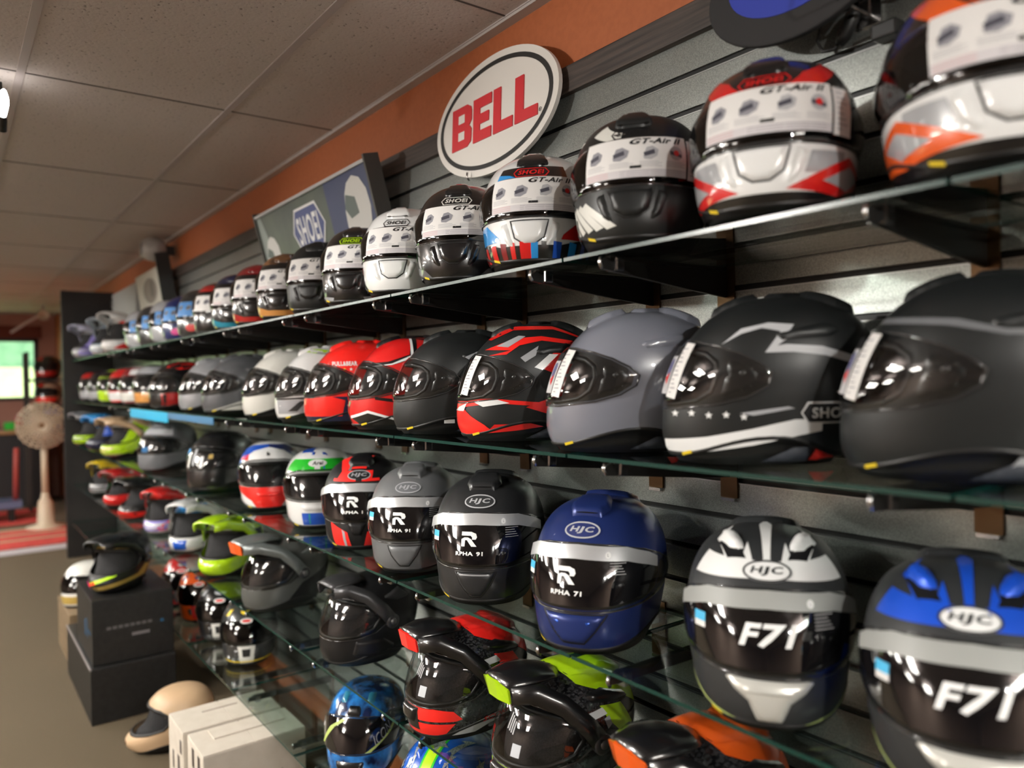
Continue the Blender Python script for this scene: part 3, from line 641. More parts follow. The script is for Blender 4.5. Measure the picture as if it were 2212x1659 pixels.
def p_e(h):
    h.poly('w', W2([(-105, .085), (-80, .060), (-40, .036), (-30, .018), (-105, .020)]), P_('grey'), off=.0008, mirror=True)
    h.poly('w', W2([(-92, .094), (-68, .092), (-66, .074), (-88, .070)]), P_('green', 'decal'), off=.0013, mirror=True)
    for i in range(3): h.poly('w', W2([(-88 + i * 9, .066), (-83 + i * 9, .066), (-78 + i * 9, .026), (-83 + i * 9, .026)]), P_('lgrey'), off=.0014, mirror=True)
gt('r1e', 'glossy black full-face helmet with small bright green cheek patches, on the top shelf', 'black helmet with green cheek patches', 'black', 2, p_e, logo='offwhite')
def p_f(h):
    h.poly('w', W2([(-104, .080), (-86, .078), (-50, .030), (-44, .016), (-104, .018)]), P_('black'), off=.0008, mirror=True)
    for i in range(4): h.poly('w', W2([(-98 + i * 8, .090), (-92 + i * 8, .091), (-90 + i * 8, .074), (-96 + i * 8, .072)]), P_('fred', 'decal'), off=.0013)
    for i in range(3): h.poly('w', W2([(-92 + i * 8, .064), (-88 + i * 8, .064), (-80 + i * 8, .034), (-84 + i * 8, .034)]), P_('lgrey'), off=.0015)
gt('r1f', 'white helmet with black logo and red bars on one cheek, top shelf', 'white helmet with black logo', 'white', 2, p_f, logo='black')
def p_g(h):
    h.poly('w', W2([(-104, .060), (-60, .036), (-22, .026), (-26, .016), (-104, .018)]), P_('lgrey'), off=.0008, mirror=True)
    h.poly('w', W2([(-100, .092), (-84, .092), (-84, .074), (-98, .072)]), P_('neon', 'decal'), off=.0012, mirror=True)
gt('r1g', 'black helmet with neon yellow logo and grey lower edge, top shelf', 'black helmet with neon yellow logo', 'black', 1, p_g, logo='neon')
gt('r1h', 'plain dark helmet between the yellow-logo and brown-crowned ones, top shelf', 'plain dark matte helmet', 'mblack', 1, None, logo='black', finish='matte', chin='black')
def low2(c): return lambda h: h.poly('w', W2([(-104, .060), (-70, .066), (-16, .036), (16, .036), (70, .066), (104, .060), (104, .016), (-104, .016)]), P_(c), off=.001)
def crown(c): return lambda h: h.poly('w', [(-K * 3.1, .214), (K * 3.1, .214), (K * 3.1, .264), (-K * 3.1, .264)], c if not isinstance(c, str) else P_(c), off=.0008)
camo = flake('brown_camo', (.015, .01, .008), (.22, .10, .04), 24, .5, 0)
def two(a, b): return lambda h: (a(h), b(h))
gt('r1i', 'black helmet with mottled brown crown and copper orange lower corners, on the top shelf', 'brown-crowned helmet', 'black', 1, two(low2('orange2'), crown(camo)), logo=None, vent='brown')
gt('r1j', 'black helmet with dark red crown and red lower corners, on the top shelf', 'dark red crowned helmet', 'black', 1, two(low2('bred'), crown('dred')), logo=None, vent='dred')
gt('r1k', 'black helmet with navy crown and cyan lower corners, on the top shelf', 'navy and cyan helmet', 'black', 1, two(low2('cyan'), crown('dnavy')), logo=None, vent='dnavy')
gt('r1l', 'black helmet with bright red patch on its crown and a white visor label, top shelf', 'black helmet with red crown patch', 'black', 0, crown('bred'), logo=None)
BLUP = pmat('blue_label', (.10, .30, .68), .5)
def dot(c): return lambda h: (h.poly('w', ell(0, .055, .03, .018, 14), P_(c), off=.002))
for key, base, d, lab_ in (('r1m', 'dgrey', 'red', 'grey helmet with red chin spot, nearest of the blue-labelled ones'), ('r1n', 'navy', 'pink', 'dark blue helmet with blue visor sticker and pinkish chin spot, top shelf'),
    ('r1o', 'lgrey', 'dred', 'light grey helmet with blue visor sticker and dull red chin spot, top shelf'), ('r1p', 'dgrey', 'dred', 'dark helmet with blue visor sticker beside the light grey one, top shelf'), ('r1q', 'lgrey', 'silver', 'pale helmet with blue visor sticker, farthest of the blue-labelled ones on the top shelf')):
    gt(key, lab_, 'blue-labelled helmet', base, 0, dot(d), logo=None, tint=BLUP)

# ---- peaks
def peak(h, m, tip=None, length=.185, up=.008, arms=True, wide=1.0, stripe=None):
    b = MB(); L_ = length; st = [(-.035, .272, .040, .014), (-.06, .278 + up * .3, .058, .014), (-.09, .281 + up * .7, .068, .016), (-.4 * L_ - .06, .280 + up, .068, .018), (-L_ + .02, .274 + up, .058, .014), (-L_, .266 + up, .052, .012)]
    vs = []; n = 9
    for y, z, w, d in st:
        for i in range(n): u = -1 + 2 * i / (n - 1); vs.append((w * u * wide, y + .012 * u * u * (y < -.1), z - d * u * u))
    b.add(vs, [(i * n + j, i * n + j + 1, (i + 1) * n + j + 1, (i + 1) * n + j) for i in range(len(st) - 1) for j in range(n - 1)], m)
    o = b.build('peak', h.root, solid=.005)
    if tip:
        b = MB(); w = .052 * wide; L = -length
        vs = [(-w, L + .010, .256 + up), (-w * .4, L - .002, .267 + up), (w * .4, L - .002, .267 + up), (w, L + .010, .256 + up), (w * .9, L + .018, .222 + up), (w * .35, L + .006, .226 + up), (-w * .35, L + .006, .226 + up), (-w * .9, L + .018, .222 + up)]
        b.add(vs, [(0, 1, 6, 7), (1, 2, 5, 6), (2, 3, 4, 5)], tip, False); q = b.build('peak_tip', h.root, solid=.006)
    if arms:
        for sg in (1, -1):
            b = MB(); U = [(-length + .016, .258 + up, .053), (-.6 * length, .262 + up, .074), (-.062, .244, .108), (-.015, .195, .136), (.018, .152, .142)]
            Lw = [(-length + .020, .222 + up, .051), (-.7 * length, .228 + up * .5, .080), (-.080, .206, .110), (-.040, .162, .134), (-.012, .124, .140)]
            vs = []
            for p, q in zip(U, Lw):
                for t in (0, .5, 1): vs.append((sg * ((p[2] * (1 - t) + q[2] * t) * (wide if p[2] < .08 else 1) + .004 * (t == .5)), p[0] * (1 - t) + q[0] * t, p[1] * (1 - t) + q[1] * t))
            b.add(vs, [(i * 3 + j, i * 3 + j + 1, (i + 1) * 3 + j + 1, (i + 1) * 3 + j) for i in range(4) for j in range(2)], m); b.build('peak_arm', h.root, solid=.006)
            b = MB(); b.lathe([(0, .0), (.020, .0), (.023, -.004), (.023, -.012)], pmat('pivot_dark', (.03, .03, .032), .35, .2, .5), 24, axis='X'); b.lathe([(0, .003), (.009, .003), (.010, 0)], pmat('pivot_metal', (.12, .12, .12), .3, .6), 16, axis='X')
            if sg < 0: b.v = [(-x, y, z) for x, y, z in b.v]
            b.v = [(x + sg * .146, y + .004, z + .138) for x, y, z in b.v]; b.build('peak_pivot', h.root)

# ---- second shelf: sport helmets seen from the side
def tags(h, n=2, slim=False):
    m = vmap(h); w = W2([(33, 0)])[0][0]
    def T(x0, x1, z0, z1, mat, nm, skew=.0):
        b = MB(); put_poly(b, [(x0, z0), (x1, z0 - .004), (x1 + skew, z1), (x0 + skew, z1 + .003)], m, mat, .0006, .008)
        for j in range(11): 
            z = z0 + .006 + j * .0068
            if z < z1 - .004: put_poly(b, rect(x0 + .005 + skew * .4, z, x0 + .012 + (j * 5 % 3) * .004 + skew * .4, z + .0018), m, pmat('print_grey', (.33, .33, .36), .6), .0012, .02)
        b.build(nm, h.root)
    if n > 1:
        b = MB(); put_poly(b, rect(.018, .112, .048, .185), m, pmat('paper_grey', (.50, .50, .52), .5), .0006, .008); put_poly(b, rect(.018, .172, .048, .187), m, P_('black', 'decal'), .001, .01)
        put_poly(b, ell(.033, .155, .010, .014, 12), m, pmat('print_navy', (.10, .10, .22), .5), .0012, .01); put_poly(b, [(.025, .138), (.042, .146), (.038, .126)], m, P_('red', 'decal'), .0014, .01); b.build('hang_tag', h.root)
    T(.050, .078, .108, .190, PAPER, 'price_tag', .006)
def sport(key, label, short, base, lod=2, finish='gloss', pat=None, vent=None, tag_n=0, logo=None, visor=VISOR, sides=True):
    h = Helmet('full_face_helmet', P_(base, finish), lod, port=SPORT, vis=SVIS)
    if pat: pat(h)
    v = P_(vent or base, finish)
    if lod: top_scoop(h, v); rear_vent(h, v); h.raised('rear_fin', 't', [(-.05, .02), (-.02, .06), (.02, .06), (.05, .02), (.03, -.005), (-.03, -.005)], v, .006, bev=.008)
    if sides and lod: side_vent(h, v)
    if lod == 2:
        for sg in (1, -1):
            b = MB(); b_m = h.maps['s' if sg > 0 else 'n']; put_poly(b, [(-.02, .006), (.03, .030), (.06, .030), (.05, .006)], b_m, pmat('cheek_pad', (.02, .025, .035), .6), 0, .007, .006, .006); b.build('cheek_pad', h.root)
            b = MB(); put_poly(b, [(.052, .008), (.066, .030), (.095, .010)], b_m, P_('fred', 'decal'), 0, .007, .007, .005); b.build('chin_strap', h.root)
    if tag_n: tags(h, tag_n)
    h.tabside = 1; h.sport = True
    fin(h, key, label, short, visor=visor); return h
def p_2a(h):
    h.poly('s', [(-.115, .208), (-.04, .200), (.02, .186), (.09, .184), (.11, .188), (.02, .193), (-.03, .208), (-.11, .216)], P_('grey', 'matte'), off=.001)
    h.poly('s', [(.02, .02), (.06, .075), (.10, .10), (.09, .02)], P_('lgrey', 'matte'), off=.001)
sport('r2a', 'plain matte black full-face helmet cut by the right edge of the photo, second shelf', 'nearest matte black helmet', 'mblack', 2, 'matte', p_2a, None, 2)
def p_2b(h):
    si = P_('silver', 'decal'); bl = P_('mblack', 'matte')
    h.poly('s', [(-.075, .190), (-.045, .214), (-.005, .222), (.032, .218), (.026, .210), (.034, .206), (.006, .186), (.020, .188), (.070, .184), (.12, .168), (.148, .150), (.12, .156), (.075, .170), (.030, .176), (-.012, .176), (.012, .208), (-.015, .214), (-.045, .206)], si, off=.001)
    h.poly('s', [(.09, .115), (.14, .135), (.155, .13), (.12, .10)], si, off=.001)
    h.poly('s', [(-.165, .018), (-.10, .022), (-.03, .034), (.04, .050), (.07, .056), (.07, .074), (.03, .074), (-.03, .060), (-.10, .046), (-.166, .038)], P_('white', 'decal'), off=.001)
    h.poly('s', [(-.05, .084), (.02, .094), (.03, .091), (-.03, .080)], P_('lgrey', 'decal'), off=.001)
    for i in range(5): h.poly('s', star(-.148 + i * .026, .082 - .001 * i + .002 * (i % 2), .0062), P_('white', 'decal'), off=.001)
    h.poly('s', hexa(.082, .084, .088, .033), P_('white', 'decal'), off=.002); h.poly('s', hexa(.082, .084, .083, .028), P_('black', 'decal'), off=.0026)
    h.text('s', 'SHOEI', (.084, .084), (.060, .016), P_('white', 'decal'), off=.0032, bold=.02)
sport('r2b', 'matte black helmet with silver stroke, small stars and white stripe, second shelf', 'black helmet with stars and white stripe', 'mblack', 2, 'matte', p_2b, None, 2)
sport('r2c', 'plain glossy slate grey full-face helmet with price tag on its visor, second shelf', 'slate grey helmet', 'nardo', 2, 'gloss', None, None, 2)
def p_2d(h):
    rd = P_('fred'); wh = P_('white'); S = lambda p, m, o=.001: h.poly('s', p, m, off=o)
    S([(.005, .168), (.045, .198), (.125, .192), (.150, .160), (.158, .120), (.130, .085), (.095, .066), (.03, .062), (-.02, .078), (.0, .086), (.05, .102), (.066, .132), (.045, .152)], rd)
    S([(.0, .166), (.035, .195), (.055, .194), (.018, .160)], wh, .0018); S([(.05, .176), (.14, .186), (.142, .180), (.05, .168)], P_('lgrey'), .0018); S([(.065, .150), (.15, .158), (.152, .152), (.068, .143)], P_('lgrey'), .0018)
    S([(-.10, .236), (-.04, .262), (.05, .260), (.11, .236), (.115, .230), (.05, .252), (-.04, .252), (-.09, .230)], rd); S([(-.105, .208), (-.04, .232), (.02, .236), (.09, .225), (.15, .19), (.15, .183), (.09, .216), (.02, .226), (-.03, .216), (-.06, .196), (-.10, .194), (-.05, .205)], rd)
    S([(-.08, .215), (-.03, .238), (-.015, .236), (-.055, .212)], P_('lgrey'), .0016); S([(-.03, .188), (.012, .214), (.004, .192), (-.02, .178)], P_('lgrey'), .0016)
    h.poly('w', W2([(-60, .098), (60, .098), (100, .086), (100, .078), (62, .088), (10, .075), (-30, .080), (-60, .086)]), rd, off=.001)
    h.poly('w', W2([(36, .060), (14, .092), (-2, .060), (8, .020), (30, .016), (62, .022), (52, .040)]), rd, off=.0012); h.poly('w', W2([(2, .070), (30, .088), (26, .070)]), wh, off=.002)
    h.poly('w', W2([(38, .092), (62, .096), (72, .088), (50, .080)]), wh, off=.002); h.poly('s', [(-.11, .02), (-.04, .026), (.02, .034), (-.01, .042), (-.09, .040)], P_('red'), off=.001)
    h.poly('s', hexa(.098, .086, .082, .036), P_('black', 'decal'), off=.002); h.poly('s', hexa(.098, .086, .078, .032), wh, off=.0026); h.text('s', 'SHOEI', (.099, .086), (.058, .018), P_('black', 'decal'), off=.0032, bold=.02)
sport('r2d', 'black helmet with angular red stripes beside the slate grey one, second shelf', 'black and red striped helmet', 'mblack', 2, 'matte', p_2d, None, 1)
def p_2e(h): h.poly('s', [(.01, .196), (.075, .222), (.085, .216), (.02, .190)], P_('lgrey', 'matte'), off=.009); h.poly('s', rect(-.045, .030, -.018, .040), P_('white', 'decal'), off=.001)
sport('r2e', 'plain matte black full-face helmet with small white sticker at its base, second shelf', 'plain matte black helmet', 'mblack', 2, 'matte', p_2e)
def p_2f(h):
    S = lambda p, m, o=.001: h.poly('s', p, m, off=o); bl = P_('black'); wh = P_('white')
    S([(-.03, .268), (.01, .262), (.0, .215), (-.06, .196), (-.11, .192), (-.10, .184), (-.05, .186), (.02, .205), (.025, .262), (.06, .255), (.05, .20), (.14, .18), (.15, .21), (.08, .26)], bl); S([(.005, .262), (.012, .262), (.012, .206), (-.05, .186), (-.11, .182), (-.05, .190), (.004, .212)], wh, .0018)
    S([(-.165, .036), (-.12, .052), (-.06, .032), (.0, .022), (-.05, .016), (-.14, .016)], bl); S([(-.165, .042), (-.12, .058), (-.05, .036), (.02, .026), (.02, .022), (-.05, .030), (-.12, .050), (-.165, .034)], wh, .0018)
    S([(-.10, .096), (-.02, .086), (.05, .10), (.09, .14), (.15, .15), (.15, .142), (.10, .13), (.06, .09), (-.02, .076), (-.10, .088)], bl); S([(.03, .03), (.09, .06), (.10, .02)], wh); S([(-.02, .19), (.02, .19), (.10, .15), (.05, .16)], P_('lgrey'), .0014)
    h.poly('w', W2([(0, .092), (16, .080), (8, .05), (14, .02), (4, .02), (0, .05)]), bl, off=.001)
sport('r2f', 'glossy red full-face helmet with black and white curved lines, second shelf', 'red helmet with black lines', 'red', 2, 'gloss', p_2f, 'black')
def p_2g(h):
    h.poly('w', [(-K * 3.13, .014), (K * 3.13, .014), (K * 3.13, .080), (W2([(80, 0)])[0][0], .092), (-W2([(80, 0)])[0][0], .092), (-K * 3.13, .080)], P_('dnavy'), off=.0007)
    for p in ([(-.165, .030), (-.06, .030), (-.05, .080), (-.10, .095), (-.166, .088)], [(-.04, .024), (.12, .030), (.13, .042), (-.03, .040)]): h.poly('s', p, P_('fred'), off=.0012)
    h.poly('w', W2([(-30, .090), (30, .090), (36, .03), (-36, .03)]), P_('fred'), off=.0012)
    h.poly('s', hexa(.012, .064, .112, .040), P_('white', 'decal'), off=.002); h.text('s', 'SHOEI', (.012, .064), (.080, .022), P_('black', 'decal'), off=.0026, bold=.02)
    h.poly('s', [(.02, .215), (.09, .245), (.12, .21), (.11, .15), (.09, .15), (.10, .205), (.08, .225), (.03, .205)], P_('dred'), off=.001)
    h.text('s', 'PULL&BEAR', (-.048, .196), (.075, .014), P_('white', 'decal'), off=.002, bold=.03); h.poly('s', star(-.05, .178, .005), P_('yellow', 'decal'), off=.002); h.poly('s', star(-.03, .178, .006), P_('white', 'decal'), off=.002)
    h.poly('s', [(.01, .196), (.075, .222), (.085, .216), (.02, .190)], P_('grey', 'matte'), off=.009)
sport('r2g', 'bright fluorescent red full-face helmet with lettered white and navy chin panel, second shelf', 'fluorescent red helmet', 'fred', 2, 'gloss', p_2g, 'fred')
def p_2h(h):
    S = lambda p, m, o=.001: h.poly('s', p, m, off=o)
    S([(-.04, .262), (.02, .256), (-.01, .24), (-.06, .25)], P_('neon')); S([(.0, .215), (.045, .22), (.05, .18), (.01, .175)], P_('dnavy')); S([(.05, .185), (.10, .19), (.10, .165), (.06, .16)], P_('neon')); S([(.01, .16), (.06, .15), (.07, .12), (.03, .13)], P_('dnavy'))
    S([(-.02, .25), (.06, .24), (.09, .20), (.08, .195), (.05, .232), (-.03, .243)], P_('lgrey')); S([(-.165, .078), (.08, .084), (.09, .04), (-.16, .030)], P_('lgrey')); S([(-.13, .04), (-.09, .075), (-.07, .075), (-.10, .04)], P_('dgrey'), .002); S([(-.04, .045), (.05, .05), (.05, .068), (-.04, .065)], P_('grey'), .002)
    S([(-.166, .086), (.04, .094), (.04, .088), (-.166, .079)], P_('black'), .002)
sport('r2h', 'white full-face helmet with navy and yellow squares and grey chin, second shelf', 'white helmet with navy squares', 'white', 1, 'gloss', p_2h)
sport('r2i', 'plain off-white full-face helmet on the second shelf', 'plain off-white helmet', 'offwhite', 1, 'gloss')
def p_2j(h): h.poly('s', [(-.14, .02), (-.02, .06), (.04, .10), (.0, .02)], P_('offwhite', 'matte'), off=.0012)
sport('r2j', 'dull grey full-face helmet with pale wedge on its chin side, second shelf', 'dull grey helmet', 'grey', 1, 'satin', p_2j)
sport('r2k', 'silver grey full-face helmet with a bright round highlight, second shelf', 'silver grey helmet', 'lgrey', 1, 'satin')
def p_2l(h): h.poly('s', [(-.10, .235), (-.02, .267), (.06, .255), (.03, .23), (-.06, .22)], P_('fred'), off=.001); h.poly('s', [(-.16, .10), (-.02, .08), (.10, .12), (.09, .03), (-.15, .02)], P_('bred'), off=.001)
sport('r2l', 'dark helmet with slanting bright red crown stripe and red lower half, second shelf', 'dark helmet with red crown stripe', 'black', 0, 'gloss', p_2l)
def simple(key, label, short, base, pats, finish='gloss', kind='road', name='full_face_helmet', visor=VISOR, lod=0, pk=None, wv=True, **kw):
    h = Helmet(name, P_(base, finish), lod, kind)
    for mp, p, c in pats: h.poly(mp, W2(p) if mp == 'w' else p, P_(c, finish) if isinstance(c, str) else c, off=.001, mirror=kw.get('mirror', False))
    if pk: peak(h, P_(pk[0], finish) if isinstance(pk[0], str) else pk[0], P_(pk[1]) if pk[1] else None, **(pk[2] if len(pk) > 2 else {}))
    fin(h, key, label, short, visor=visor, tabs=False, sideplate=False); return h
BR = [(-60, .21), (60, .21), (60, .255), (-60, .255)]; LO = [(-70, .03), (70, .03), (80, .09), (-80, .09)]; LS = [(-100, .03), (-30, .03), (-30, .09), (-100, .1)]
simple('r2m', 'black helmet with teal side and grey crown, far half of second shelf', 'teal-sided helmet', 'black', [('w', [(-120, .1), (-70, .19), (-50, .24), (-80, .25), (-130, .2)], 'cyan'), ('w', BR, 'lgrey'), ('w', LO, 'orange2')])
simple('r2n', 'dark red and white helmet in the blurred far half of the second shelf', 'dark red and white helmet', 'dred', [('w', LO, 'offwhite'), ('w', [(-20, .21), (20, .21), (20, .26), (-20, .26)], 'white')])
simple('r2o', 'red and white helmet right of the neon one, second shelf', 'red and white helmet', 'fred', [('w', LO, 'white'), ('w', BR, 'red')])
simple('r2p', 'neon yellow-green helmet in the blurred far half of the second shelf', 'neon helmet', 'neon', [('w', BR, 'black'), ('w', LO, 'neon')])
simple('r2q', 'black helmet with grey chin left of the neon one, second shelf', 'black helmet with grey chin', 'black', [('w', LO, 'lgrey')])
simple('r2r', 'dark helmet with dark red crown beside the black end panel, second shelf', 'red-crowned helmet by the end panel', 'black', [('w', BR, 'bred'), ('w', LO, 'lgrey')])
simple('r1r', 'white off-road helmet with large red side patch on the top shelf', 'white off-road helmet with red patch', 'white', [('w', [(-90, .12), (-30, .20), (40, .21), (50, .25), (-60, .25), (-110, .2)], 'white'), ('w', [(0, .205), (70, .19), (110, .15), (120, .23), (40, .26)], 'fred'), ('w', [(20, .03), (70, .03), (60, .08)], 'fred')], kind='mx', name='off_road_helmet', visor=None, pk=('white', None, dict(length=.25, up=.01)))
simple('r1s', 'white off-road helmet with pale blue panels on the top shelf', 'white and pale blue off-road helmet', 'white', [('w', BR, 'pblue'), ('w', LO, 'pblue'), ('w', [(60, .12), (110, .12), (110, .22), (60, .24)], 'pblue')], kind='mx', name='off_road_helmet', visor=None, pk=('pblue', None, dict(length=.25, up=.01)))
simple('r1t', 'pale off-road helmet with lavender stripe beside the end panel, top shelf', 'lavender-striped off-road helmet', 'lgrey', [('w', [(10, .03), (60, .03), (90, .26), (40, .26)], 'purple'), ('w', [(60, .2), (80, .2), (90, .26), (70, .26)], 'pink'), ('w', [(-70, .03), (-30, .03), (-30, .07), (-70, .07)], 'fred')], kind='mx', name='off_road_helmet', visor=None, pk=('lav', None, dict(length=.25, up=.01)))

# ---- third shelf: helmets with black film and silver band on the visor
def rlogo(b, m, cx, cz, s, mat, e):
    for p in ([(-.5, .5), (.2, .5), (.45, .38), (.52, .15), (.45, -.02), (.25, -.02), (.25, .12), (.15, .24), (-.5, .24)], [(-.5, -.5), (-.5, .0), (-.28, .12), (-.02, .12), (.2, .0), (.52, -.5), (.22, -.5), (-.1, -.06), (-.22, -.06), (-.24, -.5)]):
        put_poly(b, [(cx + x * s, cz + z * s) for x, z in p], m, mat, .0022, e)
def filmed(key, label, short, base, finish, lod, title, band=True, vtop='hjc', pat=None, ologo=('lgrey', None), vent=None, chinf=None, blue=True, rl=True, bandm=None):
    h = Helmet('full_face_helmet', P_(base, finish) if isinstance(base, str) else base, lod, port=HPORT, vis=HVIS)
    if pat: pat(h)
    bm = P_(base, finish) if isinstance(base, str) else base
    if vent != 'none' and lod:
        h.raised('top_vent', 't', [(-.030, -.078), (-.042, -.050), (-.030, .0), (.030, .0), (.042, -.050), (.030, -.078)], bm, .011, bev=.007); h.poly('w', [(-.030, .2475), (.030, .2475), (.024, .2515), (-.024, .2515)], RUB, off=.006)
    rear_vent(h, bm) if lod else None
    # oval logo on the brow
    lc, lb = ologo; cz = .2235; e = h.e
    O = ell(0, cz, .040, .0135); I = ell(0, cz, .036, .0112)
    if lb: h.poly('w', O, P_(lb, 'decal'), off=.0012)
    for i in range(28): h.poly('w', [O[i], O[(i + 1) % 28], I[(i + 1) % 28], I[i]], P_(lc, 'decal'), off=.0018)
    h.text('w', 'HJC', (0, cz), (.052, .0115), P_(lc, 'decal'), off=.0018, bold=.03, shear=.15)
    if chinf: chinf(h, bm)
    m = vmap(h); b = MB()
    put_poly(b, mir(W2([(0, .194), (40, .190), (64, .176), (68, .148), (60, .112), (30, .098), (0, .096)])), m, FILM, .0006, max(e, .008))
    wt = P_('white', 'decal')
    if rl: rlogo(b, m, -.012, .147, .029, wt, e); put_text(b, title, (-.012, .118), (.054, .0085), m, wt, .0022, e, .04)
    else: put_text(b, title, (.0, .142), (.074, .030), m, wt, .0022, e, .035, .3)
    if lod == 2:
        for j in range(5): put_poly(b, rect(.062, .168 - j * .0045, .094 - (j * 3 % 4) * .003, .1692 - j * .0045), m, pmat('film_print', (.35, .35, .36), .5), .002, .02)
    b.build('visor_film', h.root)
    if band:
        b = MB(); put_poly(b, mir(W2([(0, .198), (40, .194), (62, .181), (72, .170), (71, .152), (60, .160), (40, .171), (0, .175)])), m, bandm or SILV, .0014, max(e, .008))
        if lod == 2: put_poly(b, ell(.058, .182, .0055, .0055, 14), m, P_('white', 'decal'), .002, .01); put_text(b, 'L', (.058, .182), (.003, .005), m, pmat('print_grey', (.33, .33, .36), .6), .0026, .01, .02)
        b.build('sun_band', h.root)
    if blue and lod:
        b = MB(); put_poly(b, rect(-.118, .138, -.094, .158), m, PAPER, .0022, .01); put_poly(b, rect(-.118, .146, -.094, .158), m, pmat('sticker_blue', (.05, .42, .72), .5), .0026, .01); b.build('blue_sticker', h.root)
    fin(h, key, label, short, visor=VISOR); return h
def chin91(h, bm):
    h.raised('chin_vent', 'f', [(-.046, .080), (.046, .080), (.034, .054), (.012, .026), (-.012, .026), (-.034, .054)], bm, .005, groove=True)
    b = MB(); put_poly(b, [(-.040, .079), (.040, .079), (.036, .070), (-.036, .070)], h.maps['f'], P_('silver', 'satin') if h.lod == 2 else bm, 0, .006, .008, .004); b.build('chin_slider', h.root)
def chin71(h, bm):
    h.raised('chin_vent', 'f', [(-.062, .082), (.062, .082), (.040, .050), (.020, .028), (-.020, .028), (-.040, .050)], bm, .007, groove=True)
    h.raised('chin_slider', 'f', [(-.050, .077), (0, .068), (.050, .077), (.030, .060), (-.030, .060)], P_('blue', 'satin') if h.root.name else bm, .010); h.raised('chin_button', 'f', [(-.018, .044), (.018, .044), (.012, .035), (-.012, .035)], pmat('navy_light', (.05, .08, .3), .35, .2), .010)
WHM = P_('white', 'matte')
def f71(c):
    def f(h):
        m = P_(c, 'matte') if c == 'white' else pmat('bright_blue_matte', (.012, .085, .62), .35, .2)
        h.poly('w', W2([(-66, .206), (-8, .214), (8, .214), (66, .206), (62, .238), (30, .236), (-30, .236), (-62, .238)]), m, off=.0008)
        for sg in (1, -1):
            h.poly('t', [(sg * .018, -.10), (sg * .005, -.09), (sg * .010, .02), (sg * .0, .06), (-sg * .002, -.10)], m, off=.001)
            h.poly('t', [(sg * .02, -.098), (sg * .045, -.10), (sg * .062, -.075), (sg * .075, -.02), (sg * .05, .03), (sg * .060, -.02), (sg * .050, -.055), (sg * .034, -.078), (sg * .028, -.055)], m, off=.0012)
            b = MB(); put_poly(b, [(sg * .030, -.088), (sg * .058, -.078), (sg * .072, -.035), (sg * .050, -.035)], h.maps['t'], P_('black', 'matte'), .0016, .008); b.build('top_vent', h.root)
            b = MB(); put_poly(b, [(sg * .030, -.078), (sg * .056, -.062), (sg * .072, -.030), (sg * .064, -.010), (sg * .044, -.022), (sg * .036, -.05)], h.maps['t'], m, 0, .007, .012, .008); b.build('vent_cowl', h.root)
        h.poly('w', W2([(-112, .070), (-96, .095), (-86, .085), (-98, .055)]), m, off=.001, mirror=True); h.poly('w', W2([(-92, .080), (-76, .074), (-80, .056), (-94, .062)]), m, off=.001, mirror=True)
        if c != 'white': h.poly('w', W2([(-150, .08), (-104, .12), (-90, .06), (-60, .028), (-66, .016), (-110, .03), (-150, .03)]), m, off=.0009, mirror=True)
        h.poly('w', W2([(-86, .054), (-82, .056), (-50, .028), (-24, .018), (-26, .015), (-52, .024)]), pmat('lime_line', (.45, .55, .18), .5), off=.0012, mirror=True)
    return f
def chinF(h, bm):
    h.raised('chin_vent', 'f', [(-.066, .083), (.066, .083), (.050, .064), (.030, .050), (.018, .020), (-.018, .020), (-.030, .050), (-.050, .064)], P_('offwhite', 'satin'), .008, bev=.008)
    h.raised('chin_slider', 'f', [(-.046, .077), (.046, .077), (.034, .060), (-.034, .060)], P_('offwhite', 'satin'), .013, bev=.006)
GBAND = pmat('grey_band', (.28, .29, .28), .5)
filmed('r3a', 'matte black and bright blue full-face helmet cut by the right edge, third shelf', 'black and bright blue helmet', 'dgrey', 'matte', 2, 'F71', pat=f71('blue'), ologo=('dgrey', 'white'), vent='none', rl=False, chinf=chinF, bandm=GBAND)
filmed('r3b', 'matte black and white full-face helmet with oval logo and white chin vent, third shelf', 'black and white helmet', 'dgrey', 'matte', 2, 'F71', pat=f71('white'), ologo=('dgrey', 'white'), vent='none', rl=False, chinf=chinF, bandm=GBAND)
filmed('r3c', 'satin navy blue full-face helmet with oval logo, on the third shelf', 'navy blue helmet', pmat('navy_satin', (.018, .035, .16), .3, .35, .2), 'satin', 2, 'RPHA 71', chinf=chin71, ologo=('silver', 'navy'))
def p_3c(h): pass
DONE['r3c'][0]
filmed('r3d', 'dark charcoal modular helmet with oval logo and silver visor band, third shelf', 'dark charcoal modular helmet', pmat('charcoal_satin', (.028, .029, .031), .33, .3, .1), 'satin', 2, 'RPHA 91', chinf=chin91, ologo=('silver', 'dgrey'))
filmed('r3e', 'mid grey modular helmet with oval logo and silver visor band, third shelf', 'mid grey modular helmet', pmat('mid_grey_satin', (.12, .125, .13), .4, .1, .1), 'satin', 2, 'RPHA 91', chinf=lambda h, bm: h.raised('chin_vent', 'f', [(-.046, .080), (.046, .080), (.034, .054), (.012, .026), (-.012, .026), (-.034, .054)], bm, .005, groove=True), ologo=('lgrey', 'grey'))
